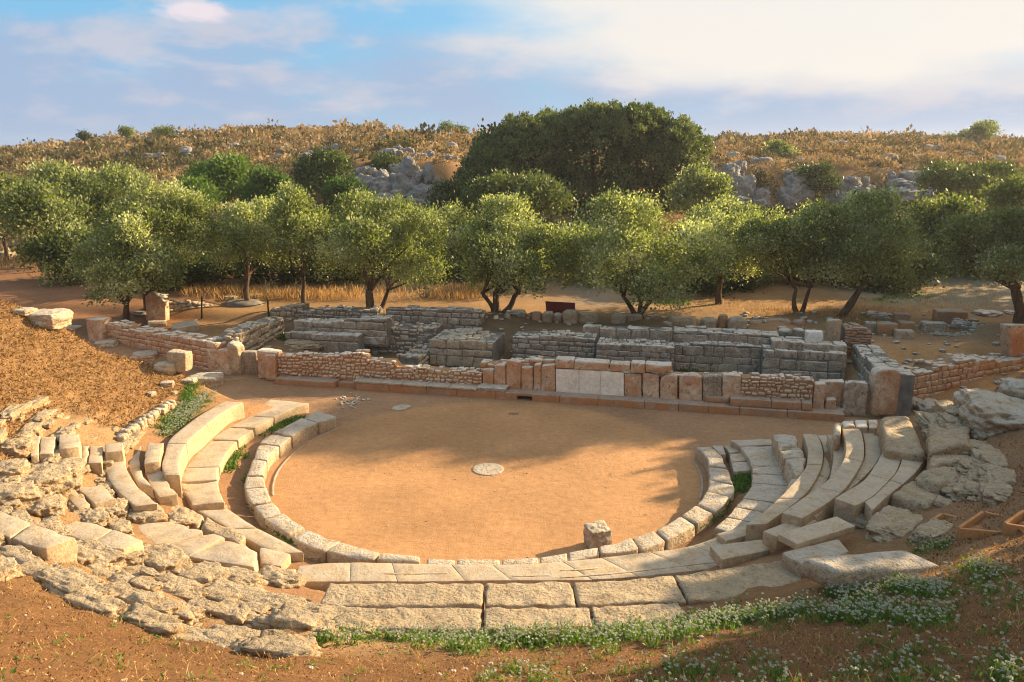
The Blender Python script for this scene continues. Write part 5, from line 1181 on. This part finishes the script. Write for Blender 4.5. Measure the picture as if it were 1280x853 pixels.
# dry grass, weeds and flowers
def tufts(name, label, pts, h, blades, mt, width=.06, lean=.5, spread=.06, tint=(.2, .9), cat='grass'):
    st = np.random.RandomState(len(name) + len(pts)); pts = np.array(pts); n_ = len(pts)
    P = np.repeat(pts, blades, 0) + st.randn(n_ * blades, 3) * np.array([spread, spread, 0]); D = st.randn(len(P), 3) * lean; D[:, 2] = 1; D /= np.linalg.norm(D, axis=1)[:, None]
    hh = np.repeat(np.full(n_, h) if np.isscalar(h) else h, blades); S = hh * st.uniform(.5, 1.3, len(P)); b = B(); T = st.uniform(*tint, len(P))
    V, Fq, T4 = quads(P, D, S, width, T); b.add(V, Fq, T4, 0, False); return b
def scatter(n, fn):
    out = []
    while len(out) < n:
        x, y = fn(); out.append((x, y))
    a = np.array(out); return np.stack([a[:, 0], a[:, 1], zg(a[:, 0], a[:, 1]) - .01], 1)
# straw lying over the foreground and the brown slope
def fgpt():
    while True:
        x, y = rs.uniform(-9, 9), rs.uniform(3, 11.3); r = math.hypot(x - CX, y - CY)
        if r > 10.2: return x, y
def slpt():
    while True:
        x, y = rs.uniform(-18, -8), rs.uniform(14, 23.2); r = math.hypot(x - CX, y - CY)
        if r > 9.3 + 1.2 * (y < 19): return x, y
def rtpt():
    while True:
        x, y = rs.uniform(6, 16), rs.uniform(8, 18.4); r = math.hypot(x - CX, y - CY)
        if r > 10.6: return x, y
b = tufts('s', '', scatter(45000, fgpt), .032, 2, 'straw', .2, 1.1, .03, (.0, 1.)); V = scatter(4200, fgpt)
bb = tufts('s2', '', V, .16, 1, 'straw', .018, 4.0, .03, (.6, 1)); b.add(np.concatenate(bb.v), np.concatenate(bb.f), np.concatenate(bb.t), 0, False)
single('dry_litter', 'dry straw and leaf litter over the foreground soil', 'litter', b, ['straw'], kind='stuff')
b = tufts('s3', '', scatter(30000, slpt), .09, 2, 'straw', .12, 1.1, .05, (.05, .85)); single('slope_grass', 'short dry grass on the brown slope at the left', 'dry grass', b, ['straw'], kind='stuff')
b = tufts('s4', '', scatter(14000, rtpt), .07, 2, 'straw', .13, 1.4, .05, (.0, .8)); single('bank_grass', 'short dry grass on the shaded right bank', 'dry grass', b, ['straw'], kind='stuff')
b = tufts('s5', '', scatter(420, fgpt), .13, 9, 'straw', .035, .7, .05, (.4, 1)); single('dry_stalks', 'thin tufts of standing dry grass in the foreground soil', 'dry grass', b, ['straw'], kind='stuff')
b = B()
for k in range(420):
    x, y = fgpt() if k % 3 else slpt(); s_ = rs.uniform(.008, .032); lump(b, (x, y, zg1(x, y) + s_ * .2), (s_ * 1.3, s_, s_ * .7), .35, 3)
single('loose_pebbles', 'small stones scattered over the foreground soil and the brown slope', 'pebbles', b, ['old'], kind='stuff')
b = tufts('s6', '', scatter(150, lambda: ((lambda p: (p[0], p[1]))(hit(rs.uniform(0, 1280), rs.uniform(770, 853))))), .06, 14, 'grass', .16, 1.1, .05, (.3, 1)); single('foreground_weeds', 'small green weeds in the foreground soil', 'weeds', b, ['grass'], kind='stuff')
# tall dry grass and bare twigs along the tree line
def line_pts(n, segs):
    out = []
    for _ in range(n):
        (x0, x1, y0, y1) = segs[rs.randint(len(segs))]; p = hit(rs.uniform(x0, x1), rs.uniform(y0, y1)); out.append(p)
    return np.array(out)
b = tufts('dg', '', line_pts(900, [(240, 600, 362, 378), (300, 450, 366, 376), (540, 610, 362, 376), (-5, 110, 322, 338), (230, 330, 362, 372)]), .42, 7, 'straw', .03, .35, .12, (.35, 1))
single('dry_grass', 'tall golden dry grass under the left half of the olive row', 'dry grass', b, ['straw'], kind='stuff')
b = tufts('dg2', '', line_pts(700, [(820, 1190, 376, 392), (1040, 1095, 398, 405), (930, 1100, 386, 396), (1150, 1250, 350, 385)]), .16, 8, 'straw', .05, .5, .12, (.35, 1))
single('dry_grass', 'short sunlit dry grass under the right half of the olive row', 'dry grass', b, ['straw'], kind='stuff')
for (px, lab) in ((372, 'bare twiggy bush left of the wide olive'), (532, 'bare twiggy bush in the golden grass, centre left'), (560, 'bare pale twiggy bush right of the other in the golden grass'), (335, 'bare twiggy bush near the straight-trunk olive')):
    b = B(); p = hit(px, 372)
    for k in range(22):
        d = rs.randn(3); d[2] = abs(d[2]) + .6; d /= np.linalg.norm(d); q = p + d * rs.uniform(.5, 1.1); P, rad = limb(p + rs.randn(3) * [.15, .15, 0], q, .014, .005, .2, 5); tube(b, P, rad, 4)
        P2, r2 = limb(P[3], P[3] + rs.randn(3) * .25 + [0, 0, .1], .008, .003, .2, 3); tube(b, P2, r2, 4)
    single('twiggy_bush', lab, 'bush', b, ['rope'], 'bare twiggy bushes')
# green weeds
def px_pts(n, polys, z=None):
    out = []
    for _ in range(n):
        (x0, y0, x1, y1, w_) = polys[rs.randint(len(polys))]; t_ = rs.rand(); px = x0 + (x1 - x0) * t_ + rs.randn() * w_; py = y0 + (y1 - y0) * t_ + rs.randn() * w_ * .5
        out.append(hit(px, py) if z is None else U(px, py, z))
    return np.array(out)
b = tufts('wd', '', px_pts(420, [(372, 524, 335, 540, 4), (340, 532, 318, 546, 4), (312, 600, 322, 636, 3), (330, 645, 372, 682, 3), (300, 560, 285, 590, 4)], .16), .13, 16, 'grass', .14, .9, .05, (0, 1))
single('gutter_weeds', 'bright green weeds in the gutter behind the left kerb', 'weeds', b, ['grass'], kind='stuff')
b = tufts('wd2', '', px_pts(420, [(934, 585, 925, 612, 4), (918, 610, 880, 645, 5), (905, 632, 860, 662, 4)], .16), .13, 16, 'grass', .14, .9, .05, (0, .9))
single('gutter_weeds', 'green weeds in the gutter behind the right kerb', 'weeds', b, ['grass'], kind='stuff')
b = tufts('wd3', '', px_pts(330, [(850, 462, 950, 464, 4), (490, 432, 560, 428, 4), (350, 424, 380, 424, 3), (560, 452, 620, 456, 5), (1004, 426, 975, 423, 2)], None), .16, 14, 'grass', .14, .8, .07, (0, .7))
single('chamber_weeds', 'dark green weeds growing in the sunken chambers', 'weeds', b, ['grass'], kind='stuff')
b = tufts('wd4', '', px_pts(260, [(820, 376, 860, 379, 4), (1085, 375, 1160, 372, 5), (245, 476, 232, 500, 5), (238, 500, 200, 540, 6)], None), .12, 12, 'grass', .14, .8, .09, (.2, 1))
single('green_grass', 'patches of green grass beside the tree row and the left slope foot', 'grass', b, ['grass'], kind='stuff')
def flowers(name, label, P, hgt, head, seed):
    st = np.random.RandomState(seed); n_ = len(P); b = B()
    Q = np.repeat(P, 12, 0); Q = Q + st.randn(len(Q), 3) * [.05, .05, 0]; D = st.randn(len(Q), 3) * .9; D[:, 2] = np.abs(D[:, 2]) + .5; D /= np.linalg.norm(D, axis=1)[:, None]
    V, Fq, T = quads(Q, D, hgt * st.uniform(.4, .8, len(Q)), .13, st.uniform(.1, .95, len(Q))); b.add(V, Fq, T, 0, False)
    # stalks and heads
    m_ = 2; S0 = np.repeat(P, m_, 0) + st.randn(n_ * m_, 3) * [.04, .04, 0]; D = st.randn(len(S0), 3) * .35; D[:, 2] = 1; D /= np.linalg.norm(D, axis=1)[:, None]; L = hgt * st.uniform(.7, 1.4, len(S0))
    V, Fq, T = quads(S0, D, L, .035, np.full(len(S0), .8)); b.add(V, Fq, T, 0, False)
    tips = S0 + D * L[:, None]
    hp = np.repeat(tips, 9, 0); hd = st.randn(len(hp), 3); hd /= np.linalg.norm(hd, axis=1)[:, None]; hd[:, 2] = np.abs(hd[:, 2]) * .9 - .1
    V, Fq, T = quads(hp - hd * head * .1, hd, head * st.uniform(.8, 1.2, len(hp)), .42, st.uniform(0, 1, len(hp))); b.add(V, Fq, T, 1, False)
    single(name, label, 'flowers', b, ['grass', 'petal'], kind='stuff')
def fl_px(n, segs):
    out = []
    for _ in range(n):
        x0, y0, x1, y1, w_ = segs[rs.randint(len(segs))]; t_ = rs.rand(); out.append(hit(x0 + (x1 - x0) * t_ + rs.randn() * 6, y0 + (y1 - y0) * t_ + rs.randn() * w_))
    return np.array(out)
flowers('white_flowers', 'long bank of low white flowers in front of the rough block row', fl_px(1100, [(400, 797, 560, 800, 4), (520, 800, 700, 798, 7), (560, 806, 720, 800, 7), (700, 800, 860, 786, 7), (740, 802, 880, 784, 8), (850, 786, 1000, 764, 7), (860, 782, 1010, 762, 6), (1000, 764, 1190, 770, 7), (1030, 770, 1180, 780, 7), (1040, 740, 1100, 752, 6), (1110, 735, 1180, 742, 5)]), .13, .026, 1)
flowers('white_flowers', 'sparser white flowers scattered over the lower right foreground', fl_px(330, [(800, 835, 960, 845, 10), (760, 850, 1000, 850, 10), (1180, 730, 1275, 750, 12), (1210, 710, 1260, 722, 6), (1060, 840, 1180, 845, 14), (1230, 835, 1280, 850, 14), (600, 840, 700, 850, 10), (1140, 690, 1190, 680, 4), (700, 820, 1250, 800, 26)]), .12, .026, 2)
flowers('slope_flowers', 'small pale flowers in the weeds along the foot of the left slope', px_pts(500, [(262, 494, 205, 545, 5), (250, 500, 215, 530, 6)]), .08, .03, 3)

# thin evening haze
hb_ = B(); hv = [(x, y, z) for x in (-470, 470) for y in (-100, 760) for z in (float(GZ.min()) - 1, 21)]
hb_.add(hv, [(0, 1, 3, 2), (4, 6, 7, 5), (0, 4, 5, 1), (2, 3, 7, 6), (0, 2, 6, 4), (1, 5, 7, 3)], .5, 0, False)
hm_ = bpy.data.materials.new('haze'); hm_.use_nodes = True; hn = hm_.node_tree.nodes; hn.remove(hn['Principled BSDF'])
pv = hn.new('ShaderNodeVolumePrincipled'); pv.inputs['Color'].default_value = (.9, .92, 1, 1); pv.inputs['Density'].default_value = .0003; pv.inputs['Anisotropy'].default_value = .4
hm_.node_tree.links.new(pv.outputs[0], hn['Material Output'].inputs['Volume']); M['haze'] = hm_
single('haze', 'thin evening haze in the air over the valley and hills', 'haze', hb_, ['haze'], kind='stuff')
print('ground z', GZ.min(), GZ.max())
